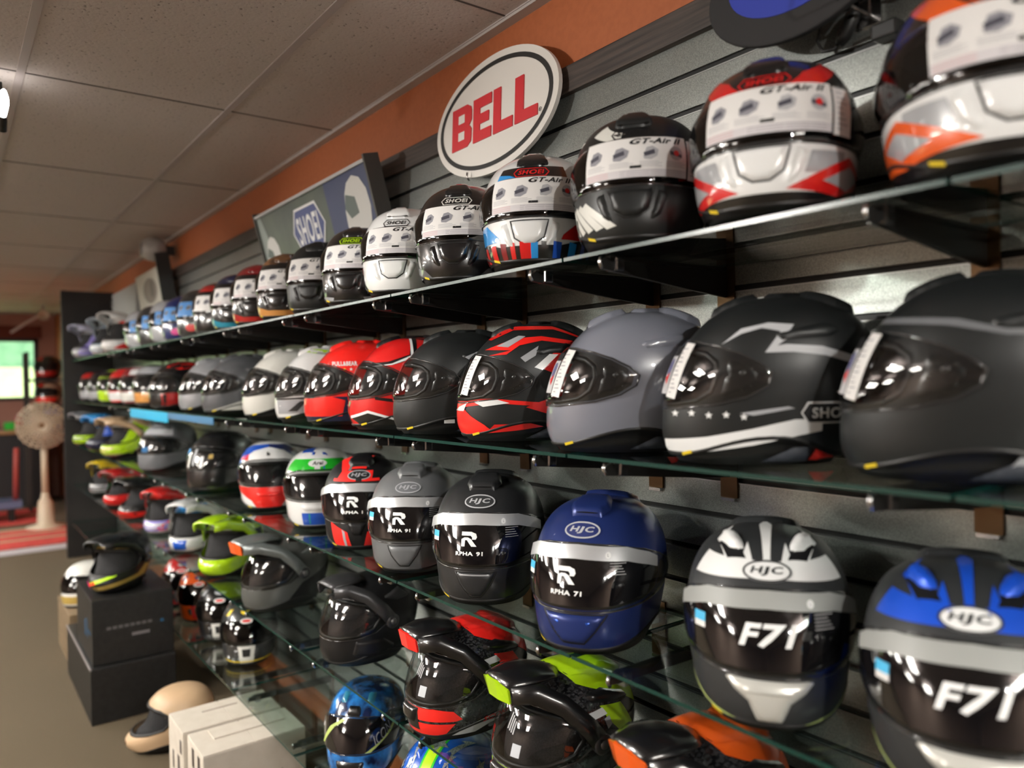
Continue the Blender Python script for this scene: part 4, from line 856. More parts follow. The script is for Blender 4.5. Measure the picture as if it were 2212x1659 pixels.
def p_3f(h):
    rd = P_('fred', 'matte')
    h.poly('t', [(-.055, -.085), (.02, -.085), (.035, .05), (-.02, .07), (-.07, .02)], rd, off=.001); h.poly('t', [(-.034, -.09), (-.026, -.09), (-.008, .06), (-.018, .06)], P_('grey', 'matte'), off=.0016)
    h.poly('w', W2([(-42, .206), (30, .206), (30, .214), (18, .214), (22, .236), (-30, .236), (-34, .214), (-42, .214)]), rd, off=.001); h.text('w', '1', (.0, .212), (.016, .012), P_('black', 'decal'), off=.002, bold=.06)
    h.poly('w', W2([(-40, .088), (-12, .060), (-8, .018), (-38, .018)]), rd, off=.001, mirror=True); h.poly('w', W2([(-20, .068), (-16, .062), (-14, .018), (-18, .018)]), P_('lgrey', 'matte'), off=.0016)
filmed('r3f', 'black and red full-face helmet with red crown and red chin panels, third shelf', 'black and red helmet', 'black', 'matte', 2, 'RPHA 1', pat=p_3f, ologo=('lgrey', 'black'), chinf=lambda h, bm: h.raised('chin_vent', 'f', [(-.030, .090), (.030, .090), (.014, .050), (-.014, .050)], bm, .008), blue=False)
def generic_front(key, label, short, base, pats, lod=1, finish='gloss', extra=None, **kw):
    h = Helmet('full_face_helmet', P_(base, finish), lod)
    for mp, p, c in pats: h.poly(mp, W2(p) if mp == 'w' else p, P_(c, finish), off=.001)
    if extra: extra(h)
    fin(h, key, label, short, **kw)
def x_g(h):
    h.poly('w', ell(-.002, .226, .036, .012), P_('white', 'decal'), off=.0018); h.text('w', 'Arai', (0, .226), (.040, .012), P_('black', 'decal'), off=.0024, bold=.04, shear=.2)
    h.raised('top_vent', 'w', [(-.050, .249), (-.020, .252), (-.018, .262), (-.046, .260)], P_('blue'), .006, mirror=True)
    h.raised('chin_vent', 'f', [(-.060, .090), (.060, .090), (.045, .068), (-.045, .068)], P_('white'), .006)
    h.poly('w', W2([(-4, .206), (3, .206), (3, .226), (-4, .226)]), P_('white'), off=.0014); h.poly('w', W2([(8, .206), (10, .206), (10, .226), (8, .226)]), P_('blue'), off=.0014)
generic_front('r3g', 'white full-face helmet with green brow and blue chin block, third shelf', 'white, green and blue helmet', 'white', [('w', [(-68, .200), (68, .200), (56, .238), (22, .240), (-22, .240), (-56, .238)], 'green'), ('w', [(-24, .062), (24, .062), (24, .020), (-24, .020)], 'blue'), ('t', [(-.06, -.03), (-.02, -.05), (-.01, .06), (-.05, .06)], 'blue'), ('w', [(-12, .062), (-10, .062), (-10, .02), (-12, .02)], 'green'), ('w', [(12, .062), (10, .062), (10, .02), (12, .02)], 'green')], 2, extra=x_g)
def x_h(h):
    h.text('w', 'b', (0, .226), (.012, .014), P_('black', 'decal'), off=.002, bold=.06)
    h.raised('chin_vent', 'f', [(-.05, .078), (.05, .078), (.04, .060), (-.04, .060)], P_('fred'), .006)
generic_front('r3h', 'white full-face helmet with blue crown band and red chin, third shelf', 'white, blue and red helmet', 'white', [('w', [(-110, .10), (-85, .10), (-60, .20), (-35, .238), (0, .252), (0, .262), (-60, .258), (-110, .22)], 'blue'), ('w', [(110, .10), (85, .10), (60, .20), (35, .238), (0, .252), (0, .262), (60, .258), (110, .22)], 'navy'), ('w', [(-70, .20), (-40, .202), (-44, .225), (-66, .212)], 'fred'), ('w', [(-96, .098), (96, .098), (60, .070), (32, .045), (24, .016), (-24, .016), (-32, .045), (-60, .070)], 'fred')], 1, extra=x_h)
STK = [('w', [(-30, .12), (-10, .12), (-12, .19), (-28, .19)], 'lgrey'), ('w', [(10, .13), (28, .13), (26, .17), (12, .19)], 'offwhite')]
def x_i(h):
    b = MB(); m = vmap(h)
    for x, z, w, zz, c in ((-.05, .11, .015, .06, 'offwhite'), (-.02, .12, .012, .07, 'lgrey'), (.015, .11, .014, .05, 'white'), (.05, .15, .02, .018, 'gold'), (-.08, .17, .02, .02, 'lblue')): put_poly(b, rect(x, z, x + w, z + zz), m, P_(c, 'decal'), .001, .012)
    b.build('hang_tag', h.root)
generic_front('r3i', 'large glossy black helmet hung with pale tags, left on the third shelf', 'black helmet with pale tags', 'black', [], 1, extra=x_i)
generic_front('r3j', 'dull purplish grey helmet in the blurred far part of the third shelf', 'purplish grey helmet', 'grey', [('w', [(-60, .20), (60, .20), (60, .255), (-60, .255)], 'lgrey'), ('w', [(-8, .11), (8, .11), (8, .14), (-8, .14)], 'lblue')], 0, 'matte')
simple('r3k', 'tan and neon yellow off-road helmet in the far part of the third shelf', 'tan and neon off-road helmet', 'tan', [('w', [(30, .03), (80, .03), (110, .2), (60, .25)], 'neon'), ('w', BR, 'offwhite'), ('w', LO, 'neon')], kind='mx', name='off_road_helmet', visor=None, pk=('tan', None, dict(length=.25)))
simple('r3l', 'blue and black off-road helmet in the far part of the third shelf', 'blue off-road helmet', 'dnavy', [('w', BR, 'lblue'), ('w', [(30, .12), (90, .12), (90, .24), (30, .24)], 'blue')], kind='mx', name='off_road_helmet', visor=None, pk=('lblue', None, dict(length=.25)))
simple('r3m', 'black off-road helmet with neon chin by the end panel, third shelf', 'neon-chinned off-road helmet', 'dgrey', [('w', LO, 'neon')], kind='mx', name='off_road_helmet', visor=None, pk=('grey', None, dict(length=.25)))

# ---- fourth shelf: adventure and off-road helmets with peaks
def adv(key, label, short, neonc):
    h = Helmet('adventure_helmet', CARBON, 2, 'adv'); bl = P_('black'); nm = P_(neonc); S = lambda p, m, o=.001: h.poly('s', p, m, off=o, mirror=True)
    S([(-.03, .266), (.01, .2685), (.08, .252), (.14, .218), (.160, .180), (.148, .172), (.12, .192), (.07, .222), (.01, .240), (-.02, .250)], nm)
    h.poly('t', [(-.055, -.02), (-.02, -.03), (.02, -.03), (.055, -.02), (.075, .06), (.06, .12), (-.06, .12), (-.075, .06)], nm, off=.0012)
    S([(.015, .208), (.075, .202), (.11, .150), (.09, .110), (.06, .150), (.03, .18)], nm)
    S([(.055, .100), (.085, .135), (.125, .085), (.10, .068)], flake(neonc + '_carbon', tuple(.25 * c for c in PAL[neonc]), PAL[neonc], 260, .3, 0, tex='vor'), .0014)
    S([(-.10, .018), (-.06, .040), (.0, .056), (.06, .066), (.13, .074), (.13, .052), (.05, .044), (-.01, .030), (-.04, .018)], P_('silver'), .0012)
    h.text('s', 'SCORPION', (.045, .0545), (.135, .0125), P_('red' if neonc == 'fred' else neonc, 'decal'), off=.002, bold=.03, shear=.3, rot=.10); h.text('s', 'exo', (.02, .030), (.050, .013), P_('grey', 'decal'), off=.003, bold=.05, rot=.06)
    h.poly('w', W2([(-52, .082), (-30, .090), (30, .090), (56, .082), (66, .060), (60, .056), (-60, .056)]), nm, off=.001); h.poly('w', W2([(-50, .050), (60, .050), (50, .020), (-40, .016)]), nm, off=.001)
    h.poly('w', W2([(-14, .085), (14, .085), (18, .030), (-18, .030)]), bl, off=.0016)
    S([(-.02, .198), (.02, .204), (.03, .190), (-.01, .184)], P_('white', 'decal'), .002); S([(.02, .182), (.034, .186), (.04, .168), (.028, .160)], P_('lgrey', 'decal'), .002)
    for sg in (1, -1):
        b = MB(); mm = h.maps['s' if sg > 0 else 'n']; put_poly(b, [(-.02, .232), (.03, .240), (.09, .222), (.11, .200), (.07, .205), (.0, .215)], mm, bl, 0, .006, .010, .008); b.build('top_vent', h.root)
        b = MB(); m2 = vmap(h)
    rear_vent(h, nm); h.raised('chin_vent', 'f', [(-.036, .084), (.036, .084), (.028, .046), (-.028, .046)], bl, .010, groove=True)
    peak(h, bl, nm)
    b = MB(); m2 = vmap(h); put_poly(b, rect(.036, .115, .058, .140), m2, pmat('tag_white_pale', (.45, .47, .5), .5), .001, .008); b.build('visor_sticker', h.root); b = MB()
    for j in range(4): put_poly(b, rect(.010 + j * .006, .160 - j * .002, .013 + j * .006, .190 - j * .004), m2, pmat('film_print', (.35, .35, .36), .5), .001, .01)
    b.build('visor_print', h.root)
    fin(h, key, label, short, visor=VISOR, tabs=False, sideplate=False)
adv('r4a', 'glossy black adventure helmet with bright orange peak tip and orange crown, fourth shelf', 'orange-tipped adventure helmet', 'orange')
adv('r4b', 'glossy black adventure helmet with neon yellow peak tip and panels, fourth shelf', 'neon-tipped adventure helmet', 'neon')
adv('r4c', 'glossy black adventure helmet with red peak tip and red panels, fourth shelf', 'red-tipped adventure helmet', 'fred')
h = Helmet('adventure_helmet', pmat('black_satin', (.012, .012, .013), .36, .2), 2, 'adv'); pkm = pmat('black_satin_peak', (.055, .055, .058), .33, .45)
peak(h, pkm, None, length=.175, up=.0); rear_vent(h, pkm); h.raised('side_vent', 's', [(-.02, .212), (.05, .236), (.09, .20), (.03, .196)], pkm, .008, mirror=True); h.raised('jaw_plate', 's', [(-.12, .04), (-.04, .028), (.03, .05), (-.02, .085), (-.11, .088)], pmat('black_satin', (.012, .012, .013), .36, .2), .006, mirror=True)
fin(h, 'r4d', 'satin black adventure helmet with bent peak and narrow visor, fourth shelf', 'satin black adventure helmet', visor=VISOR, tabs=False, sideplate=False)
h = Helmet('adventure_helmet', pmat('grey_satin_adv', (.10, .105, .10), .36, .3), 1, 'adv'); pkm = pmat('pale_peak', (.17, .19, .19), .3, .4)
h.poly('s', [(.0, .10), (.15, .16), (.15, .04), (.02, .02), (-.06, .03)], P_('black', 'matte'), off=.001, mirror=True); h.poly('s', [(.03, .235), (.12, .23), (.155, .18), (.08, .205)], P_('black', 'matte'), off=.001, mirror=True)
peak(h, pkm, P_('orange'), length=.215, up=.004); rear_vent(h, pkm); h.raised('side_vent', 's', [(.0, .21), (.07, .24), (.14, .20), (.06, .196)], pkm, .010, mirror=True)
fin(h, 'r4e', 'grey adventure helmet with long pale peak and orange tip, fourth shelf', 'grey adventure helmet', visor=VISOR, tabs=False, sideplate=False)
simple('r4f', 'neon yellow off-road helmet with big chin guard, fourth shelf', 'neon yellow off-road helmet', 'neon', [('w', [(-30, .21), (30, .21), (30, .25), (-30, .25)], 'white'), ('w', [(60, .10), (110, .10), (110, .2), (70, .2)], 'dnavy')], kind='mx', name='off_road_helmet', visor=None, lod=1, pk=('neon', None, dict(length=.25, up=.008)))
simple('r4g', 'white off-road helmet with sky blue peak and blue chin tip, fourth shelf', 'white and blue off-road helmet', 'white', [('w', BR, 'lblue'), ('w', [(-16, .03), (16, .03), (16, .08), (-16, .08)], 'blue'), ('w', [(50, .05), (100, .05), (100, .1)], 'grey')], kind='mx', name='off_road_helmet', visor=None, lod=1, pk=('white', None, dict(length=.25, up=.008)))
simple('r4h', 'red, white and violet off-road helmet left of the white and blue one, fourth shelf', 'violet and red off-road helmet', 'offwhite', [('w', BR, 'fred'), ('w', [(-40, .03), (40, .03), (40, .09), (-40, .09)], 'purple'), ('w', [(0, .03), (40, .03), (40, .09)], 'fred')], kind='mx', name='off_road_helmet', visor=None, pk=('red', None, dict(length=.25)))
simple('r4i', 'black off-road helmet with red jaw stripe in the far part of the fourth shelf', 'black and red off-road helmet', 'black', [('w', [(-60, .02), (100, .02), (110, .05), (-70, .07)], 'fred')], kind='mx', name='off_road_helmet', visor=None, pk=('black', None, dict(length=.25)))
simple('r4j', 'red and green off-road helmet in the far part of the fourth shelf', 'red and green off-road helmet', 'red', [('w', BR, 'offwhite'), ('w', [(-80, .1), (-50, .1), (-50, .2), (-80, .2)], 'green')], kind='mx', name='off_road_helmet', visor=None, pk=('bred', None, dict(length=.25)))
simple('r4k', 'dark off-road helmet with yellow peak near the end panel, fourth shelf', 'yellow-peaked off-road helmet', 'dgrey', [('w', LO, 'lgrey')], kind='mx', name='off_road_helmet', visor=None, pk=('yellow', None, dict(length=.25)))

# ---- lowest shelf
h = Helmet('full_face_helmet', flake('blue_star_paint', (.005, .05, .36), (.01, .11, .55), 9, .25, 0, coat=1), 2)
sv = flake('silver_glitter', (.25, .27, .27), (.62, .64, .62), 500, .35, .6, tex='vor')
h.poly('t', [(-.020, -.15), (.020, -.15), (.022, .13), (-.022, .13)], P_('green'), off=.0008); h.poly('t', [(-.014, -.15), (.014, -.15), (.016, .13), (-.016, .13)], P_('neon'), off=.0013)
h.poly('t', star(0, -.035, .036, 60), sv, off=.002); h.poly('t', star(0, .07, .032, 90), sv, off=.002)
for sg in (1, -1):
    h.poly('t', [(sg * .045, -.10), (sg * .065, -.05), (sg * .055, -.055), (sg * .08, .03), (sg * .05, .0), (sg * .062, .0), (sg * .034, -.06), (sg * .045, -.058)], sv, off=.0014)
    h.poly('w', [(sg * (x), z) for x, z in star(.075, .222, .018)], sv, off=.0014); h.poly('w', [(sg * x, z) for x, z in star(.13, .20, .022)], sv, off=.0014); h.poly('w', [(sg * x, z) for x, z in star(.20, .21, .02)], sv, off=.0014)
h.raised('top_vent', 't', [(-.055, -.075), (-.03, -.09), (-.026, -.06), (-.05, -.045)], P_('blue'), .006, mirror=True)
fin(h, 'r5a', 'blue helmet with silver stars and neon stripe, lowest shelf', 'blue star-patterned helmet')
marble = flake('blue_marble_paint', (.003, .012, .06), (.03, .26, .75), 16, .2, 0, 0, 7, coat=1, pos=(.40, .62))
h = Helmet('full_face_helmet', marble, 2); m = vmap(h)
b = MB(); put_poly(b, mir(W2([(0, .200), (40, .196), (70, .176), (76, .146), (66, .112), (0, .104)])), m, FILM, .0006, .008)
put_poly(b, W2([(-52, .115), (-46, .115), (-24, .172), (-6, .196), (-14, .196), (-32, .172)]), m, pmat('pale_lime', (.42, .52, .14), .5), .0014, .008); put_poly(b, W2([(20, .106), (28, .106), (56, .150), (66, .176), (60, .172), (46, .140)]), m, pmat('pale_lime', (.42, .52, .14), .5), .0014, .008)
put_poly(b, rect(-.160, .150, -.146, .176), m, P_('lgrey', 'decal'), .0014, .01); put_poly(b, rect(-.140, .156, -.128, .168), m, PAPER, .0014, .01)
put_text(b, 'ICON', (.105, .152), (.070, .030), m, P_('lgrey', 'decal'), .002, .008, .0, .35, .55); put_text(b, 'ICON', (.105, .152), (.064, .024), m, P_('black', 'decal'), .0026, .008, -.02, .35, .55); b.build('visor_film', h.root)
h.raised('brow_vent', 'w', [(-.026, .206), (.026, .206), (.020, .232), (-.020, .232)], P_('black'), .008); h.raised('top_vent', 't', [(-.06, -.08), (-.035, -.09), (-.03, -.05), (-.055, -.04)], pmat('teal_vent', (.03, .22, .35), .3, 0, 1), .006, mirror=True)
h.raised('chin_vent', 'f', [(-.05, .080), (.05, .080), (.04, .045), (-.04, .045)], P_('black'), .006)
fin(h, 'r5b', 'blue marbled full-face helmet with black visor film and pale lime stroke, lowest shelf', 'blue marbled helmet', tabs=False)
def bell(key, label, short, base, c1, c2, c3):
    h = Helmet('full_face_helmet', P_(base), 1)
    h.poly('w', ell(0, .238, .034, .012), P_(c1, 'decal'), off=.001); h.poly('w', ell(0, .2, .026, .010), PAPER, off=.009); h.poly('w', ell(0, .2, .018, .005), P_('red', 'decal'), off=.0095)
    h.poly('w', W2([(-16, .10), (16, .10), (13, .02), (-13, .02)]), P_(c2, 'decal'), off=.001); h.poly('w', W2([(-60, .03), (60, .03), (70, .024), (-70, .024)]), P_(c3, 'decal'), off=.002)
    h.poly('w', W2([(-7, .085), (7, .085), (6, .05), (-6, .05)]), P_('black', 'decal'), off=.002); h.poly('w', W2([(-58, .215), (-44, .22), (-40, .245), (-50, .24)]), P_(c1, 'decal'), off=.001, mirror=True)
    h.raised('chin_vent', 'f', [(-.06, .08), (-.035, .085), (-.03, .05), (-.05, .045)], P_('dgrey'), .006, mirror=True); top_scoop(h, P_(base))
    fin(h, key, label, short, visor=SMOKE, tabs=False)
bell('r5c', 'black helmet with yellow oval on its forehead, lowest shelf', 'black helmet with yellow oval', 'dgrey', 'yellow', 'offwhite', 'yellow')
bell('r5d', 'black and pale grey full-face helmet behind the yellow-oval one, lowest shelf', 'black and pale grey helmet', 'black', 'lgrey', 'offwhite', 'dgrey')
bell('r5e', 'orange and red full-face helmet with navy crown, lowest shelf', 'orange and red helmet', 'orange', 'navy', 'red', 'orange')
bell('r5f', 'dull red and grey full-face helmet, left of the orange one on the lowest shelf', 'dull red and grey helmet', 'bred', 'lgrey', 'grey', 'fred')

# ---- helmets off the shelves
def off(key, loc, a, sc, label, **k):
    PL[key] = (loc[0], loc[1], a, sc); SZ[9] = loc[2]; GRP[9] = 'helmets set on the boxes and floor'; return label
SZ[9] = 0

# ================================================================ OTHER THINGS
def carton(name, x0, x1, y0, y1, z0, z1, m, label, cat='box', tape=None):
    e = empty(name, ((x0 + x1) / 2, (y0 + y1) / 2, z0)); tag(e, label, cat)
    w, d, h = (x1 - x0) / 2, (y1 - y0) / 2, z1 - z0
    MB().box((-w, -d, 0), (w, d, h - .003), m).build('body', e, bevel=.004)
    MB().box((-w + .001, -d + .001, h - .003), (w - .001, -.002, h), m).build('flap', e, bevel=.001); MB().box((-w + .001, .002, h - .003), (w - .001, d - .001, h), m).build('flap', e, bevel=.001)
    return e, w, d, h
BC = flake('black_card', (.006, .006, .006), (.012, .012, .012), 40, .45, 0); WC = flake('white_card', (.52, .47, .40), (.56, .51, .44), 20, .7, 0)
pg = pmat('faint_print', (.10, .095, .10), .5)
def prt(name, par, boxes, m):
    b = MB()
    for a, c in boxes: b.box(a, c, m)
    return b.build(name, par)
e, w, d, hh = carton('helmet_box', -4.95, -4.09, -.80, -.42, 0, .27, BC, 'large black carton on the floor under the smaller black carton')
prt('edge_strip', e, [((-w - .001, -d - .003, .262), (w + .002, -d + .004, .2705))], pmat('grey_edge', (.22, .20, .20), .4))
e, w, d, hh = carton('helmet_box', -4.62, -4.12, -.785, -.42, .2705, .585, BC, 'black carton with faint grey lettering, stacked on the larger black carton')
def face_text(par, s, x, y, z, wd, ht, m, face='x'):
    P, F, ext = text2d(s, .03, 0); P = P / ext * np.array([wd, ht])
    vs = [(x, y + p[0], z + p[1]) for p in P] if face == 'x' else [(x + p[0], y, z + p[1]) for p in P]
    return MB().add(vs, F, m, False).build('printed_lettering', par)
prt('faint_print_line', e, [((w, -.12 + .026 * i, .163), (w + .001, -.12 + .026 * i + .019, .177)) for i in range(8)], pg); prt('small_label', e, [((w, -.01, .115), (w + .001, .07, .13))], pmat('label_grey', (.16, .15, .16), .5))
prt('blue_mark', e, [((w, .12, .158), (w + .001, .135, .172))], pmat('mark_blue', (.01, .09, .2), .5))
prt('side_print', e, [((.02, -d - .001, .10), (.04, -d, .18)), ((.09, -d - .001, .10), (.10, -d, .2)), ((.12, -d - .001, .14), (.20, -d, .148))], pmat('mark_blue', (.01, .09, .2), .5))
e, w, d, hh = carton('helmet_box', -5.55, -5.02, -.78, -.42, 0, .30, flake('brown_card', (.16, .11, .06), (.2, .14, .08), 30, .7, 0), 'brown carton on the floor behind the black cartons')
e, w, d, hh = carton('white_box', -3.30, -3.078, -.63, -.25, 0, .288, WC, 'white carton on the floor, the farther of the two side by side')
ink = pmat('box_ink', (.05, .035, .03), .6)
prt('print_block', e, [((.03, -d - .001, .10), (.06, -d, .18)), ((-.05, -d - .001, .10), (-.03, -d, .17)), ((.07, -d - .001, .20), (.095, -d, .25))], ink)
prt('hand_slot', e, [((-.04, -.08, .288), (-.032, .06, .2892))], pmat('slot_shadow', (.25, .2, .17), .8))
e, w, d, hh = carton('white_box', -3.072, -2.85, -.615, -.235, 0, .282, WC, 'white carton with large dark letters on its front, nearer of the two side by side')
face_text(e, 'Qt', w + .0015, .05, .12, .13, .09, ink); prt('print_block', e, [((.04, -d - .001, .18), (.07, -d, .26)), ((-.04, -d - .001, .19), (-.01, -d, .26))], ink)
prt('raised_flap', e, [((-.09, -.12, .2815), (.0, .15, .287))], WC)
# helmets off the shelves
def loose(h, x, y, z, a, sc, label, grp, tilt=0, **k):
    h.finish(tabs=False, sideplate=False, **k); h.root.location = (x, y, z); h.root.rotation_euler = (tilt, 0, R(a)); h.root.scale = (sc,) * 3; tag(h.root, label, 'helmet', grp)
G9 = 'helmets standing on cartons and the floor'
h = Helmet('off_road_helmet', P_('tan', 'matte'), 1, 'mx'); h.raised('chin_vent', 'f', [(-.035, .068), (.035, .068), (.030, .048), (-.030, .048)], pmat('tan_dark', (.14, .08, .04), .6), .003)
b = MB(); 
for sg in (1, -1): b.lathe([(0, .002), (.008, .002), (.009, -.002)], CHROME, 14, c=(.0, .0, .0), axis='X'); b.v[-42:] = [(sg * (x + .13), y - .01, z + .165) for x, y, z in b.v[-42:]]
b.build('snap_stud', h.root)
loose(h, -3.66, -.52, 0, -12, .96, 'tan retro full-face helmet standing on the carpet behind the white cartons', G9, visor=None)
h = Helmet('off_road_helmet', P_('black', 'matte'), 1, 'mx'); g = P_('gold', 'matte')
h.poly('w', W2([(-80, .206), (80, .206), (70, .222), (-70, .222)]), g, off=.0012); h.poly('w', W2([(-10, .02), (100, .06), (110, .15), (96, .16), (80, .075), (-14, .040)]), g, off=.0012); h.poly('w', W2([(-70, .03), (-30, .02), (-24, .06), (-60, .08)]), P_('pink', 'decal'), off=.0012)
h.poly('w', W2([(-20, .066), (30, .10), (34, .088), (-14, .052)]), P_('neon', 'decal'), off=.002); h.poly('w', W2([(-30, .056), (-8, .07), (-4, .058), (-28, .046)]), P_('fred', 'decal'), off=.002)
peak(h, P_('black', 'matte'), None, length=.25); loose(h, -4.36, -.61, .5855, 50, .98, 'black off-road helmet with gold trim and pink chin on the stacked cartons', G9, visor=None)
h = Helmet('full_face_helmet', P_('offwhite'), 0); h.poly('w', W2([(-60, .03), (60, .03), (60, .08), (-60, .08)]), P_('gold'), off=.001); loose(h, -5.28, -.66, .3005, 50, .9, 'off-white helmet with gold chin on the brown carton behind the black ones', G9, visor=SMOKE)

# ---- signs above the top shelf
e = empty('oval_sign', (-1.795, -.040, 2.375)); tag(e, 'white oval sign with large red letters and black ring, leaning on the slat wall', 'sign')
def flatp(mb, pts, y, m, th=0):
    vs = [(x, y, z) for x, z in pts]; n = len(pts)
    if th: vs += [(x, y + th, z) for x, z in pts]; mb.add(vs, [tuple(range(n)), tuple(range(2 * n - 1, n - 1, -1))] + [(i, n + i, n + (i + 1) % n, (i + 1) % n) for i in range(n)], m, False)
    else: mb.add(vs, [tuple(range(n))], m, False)
b = MB(); flatp(b, ell(0, 0, .300, .172, 64), -.006, pmat('sign_white', (.60, .575, .54), .5), .012); b.build('board', e)
b = MB(); O = ell(0, 0, .278, .152, 64); I = ell(0, 0, .262, .139, 64)
b.add([(x, -.0072, z) for x, z in O + I], [(i, (i + 1) % 64, 64 + (i + 1) % 64, 64 + i) for i in range(64)], pmat('sign_black', (.012, .012, .012), .5), False); b.build('black_ring', e)
def blk(s):  # heavy block letters on a unit cell
    B = {'B': [[(0, 0), (.78, 0), (.98, .1), (1, .2), (1, .4), (.88, .5), (1, .6), (1, .82), (.96, .92), (.78, 1), (0, 1)], [(.34, .2), (.34, .4), (.66, .4), (.66, .2)], [(.34, .6), (.34, .8), (.66, .8), (.66, .6)]],
         'E': [[(0, 0), (1, 0), (1, .24), (.36, .24), (.36, .39), (.86, .39), (.86, .62), (.36, .62), (.36, .76), (1, .76), (1, 1), (0, 1)]], 'L': [[(0, 0), (1, 0), (1, .24), (.38, .24), (.38, 1), (0, 1)]]}
    return B[s]
b = MB(); rdm = pmat('sign_red', (.50, .022, .03), .45); x = -.205; swh = pmat('sign_white', (.60, .575, .54), .5)
for ch, wl, zb_, ht in (('B', .104, -.064, .128), ('E', .092, -.064, .128), ('L', .092, -.064, .128), ('L', .100, -.064, .128)):
    L = blk(ch); flatp(b, [(x + p[0] * wl, zb_ + p[1] * ht) for p in L[0]], -.0095, rdm, .004)
    for hole in L[1:]: flatp(b, [(x + p[0] * wl, zb_ + p[1] * ht) for p in hole], -.0100, swh)
    x += wl + .011
b.build('raised_letters', e); b = MB(); O = ell(.226, -.052, .006, .006, 16); I = ell(.226, -.052, .0048, .0048, 16); b.add([(x_, -.0072, z) for x_, z in O + I], [(i, (i + 1) % 16, 16 + (i + 1) % 16, 16 + i) for i in range(16)], pmat('sign_black', (.012, .012, .012), .5), False)
P, F, ext = text2d('R', .02, 0); P = P / ext * .006; b.add([(p[0] + .226, -.0073, p[1] - .052) for p in P], F, pmat('sign_black', (.012, .012, .012), .5), False); b.build('trademark_sign', e)
e.rotation_euler = (R(-3), R(0), 0)
MB().tube([(-.10, -.012, -.172), (-.10, -.02, -.165), (-.10, -.02, -.15)], .003, CHROME, 8).build('hook', e)

e = empty('banner_sign', (-3.02, -.085, 2.262)); tag(e, 'long tilted light box with blue hexagon logo and white helmets above the top shelf', 'sign')
grn = flake('banner_print', (.030, .045, .038), (.085, .115, .08), 3.2, .35, 0, 0, 3)
w, hg = .58, .125
MB().box((-w, -.01, -hg), (w, .02, hg), pmat('box_side', (.03, .03, .035), .5)).build('case', e, bevel=.003)
MB().box((-w, -.014, -hg), (w, -.0102, hg), grn).build('printed_panel', e)
b = MB(); flatp(b, rect(.20, -hg, w, hg), -.0145, pmat('banner_navy', (.02, .035, .11), .4)); b.build('colour_field', e); b = MB(); flatp(b, [(-w, -hg), (-w + .15, -hg), (-w + .05, hg), (-w, hg)], -.0145, pmat('banner_pale', (.22, .26, .24), .4)); b.build('colour_field', e)
MB().box((-w, -.022, hg), (w, .022, hg + .012), pmat('case_top', (.40, .40, .40), .4, .4)).build('top_rail', e); 
for s_ in (-1, 1): MB().box((s_ * (w + .006) - .006, -.025, -hg - .01), (s_ * (w + .006) + .006, .035, hg + .025), pmat('bracket_grey', (.05, .045, .04), .5)).build('end_bracket', e)
b = MB(); flatp(b, hexa(-.02, -.01, .34, .19, .35), -.0155, P_('white', 'decal')); flatp(b, hexa(-.02, -.01, .32, .17, .35), -.0162, pmat('logo_blue', (.04, .06, .20), .4))
P, F, ext = text2d('SHOEI', .02, 0); P = P / ext * np.array([.225, .115]); b.add([(p[0] - .02, -.0170, p[1] - .01) for p in P], F, P_('white', 'decal'), False); b.build('logo', e)
def hsil(cx, cz, s): return [(cx + x * s, cz + z * s) for x, z in [(-.42, -.5), (-.5, -.3), (-.47, -.05), (-.36, .25), (-.2, .42), (.05, .5), (.3, .42), (.47, .2), (.5, -.1), (.42, -.35), (.3, -.5)]]
b = MB(); flatp(b, hsil(.44, .0, .21), -.0155, pmat('print_helmet', (.55, .55, .53), .5)); flatp(b, [(.345, .0), (.37, .05), (.44, .03), (.45, -.03), (.38, -.04)], -.0162, pmat('print_helmet_dark', (.10, .13, .12), .5)); b.build('helmet_picture', e); b = MB(); flatp(b, hsil(-.47, -.06, .17), -.0155, pmat('print_helmet', (.55, .55, .53), .5)); flatp(b, [(-.545, -.06), (-.52, -.02), (-.47, -.04), (-.46, -.08)], -.0162, pmat('print_helmet_dark', (.10, .13, .12), .5)); b.build('helmet_picture', e)
e.rotation_euler = (R(14), 0, 0)
e = empty('picture_sign', (-6.02, -.10, 2.29)); tag(e, 'pale framed picture with grey motif leaning above the far top shelf', 'sign')
MB().box((-.40, -.01, -.14), (.40, .02, .14), pmat('frame_pale', (.46, .44, .40), .5)).build('board', e, bevel=.004); b = MB(); flatp(b, ell(.03, .0, .22, .09), -.012, pmat('motif_grey', (.2, .17, .15), .6)); flatp(b, hsil(.1, .01, .12), -.013, pmat('motif_dark', (.12, .10, .09), .6)); b.build('motif', e)
MB().box((.41, -.03, -.20), (.43, .06, .22), METAL).build('end_bracket', e); e.rotation_euler = (R(8), 0, 0)
e = tag(MB().box((-7.65, -.09, 2.18), (-6.62, -.06, 2.42), pmat('grey_board', (.30, .31, .30), .5)).build('grey_board', bevel=.003), 'plain grey board beyond the framed picture above the far top shelf', 'board')
e = empty('wall_speaker', (-5.72, -.13, 2.545)); tag(e, 'pale rounded wall speaker near the ceiling above the framed picture', 'speaker')
MB().lathe([(0, -.09), (.05, -.085), (.078, -.05), (.085, .0), (.075, .05), (.03, .07), (0, .07)], pmat('speaker_pale', (.34, .32, .30), .35), 24, axis='Y').build('housing', e); MB().box((-.02, .05, -.03), (.02, .128, .03), METAL).build('wall_mount', e); MB().lathe([(0, -.095), (.045, -.088), (.05, -.083)], pmat('grille_grey', (.16, .15, .15), .5), 20, axis='Y').build('grille', e)

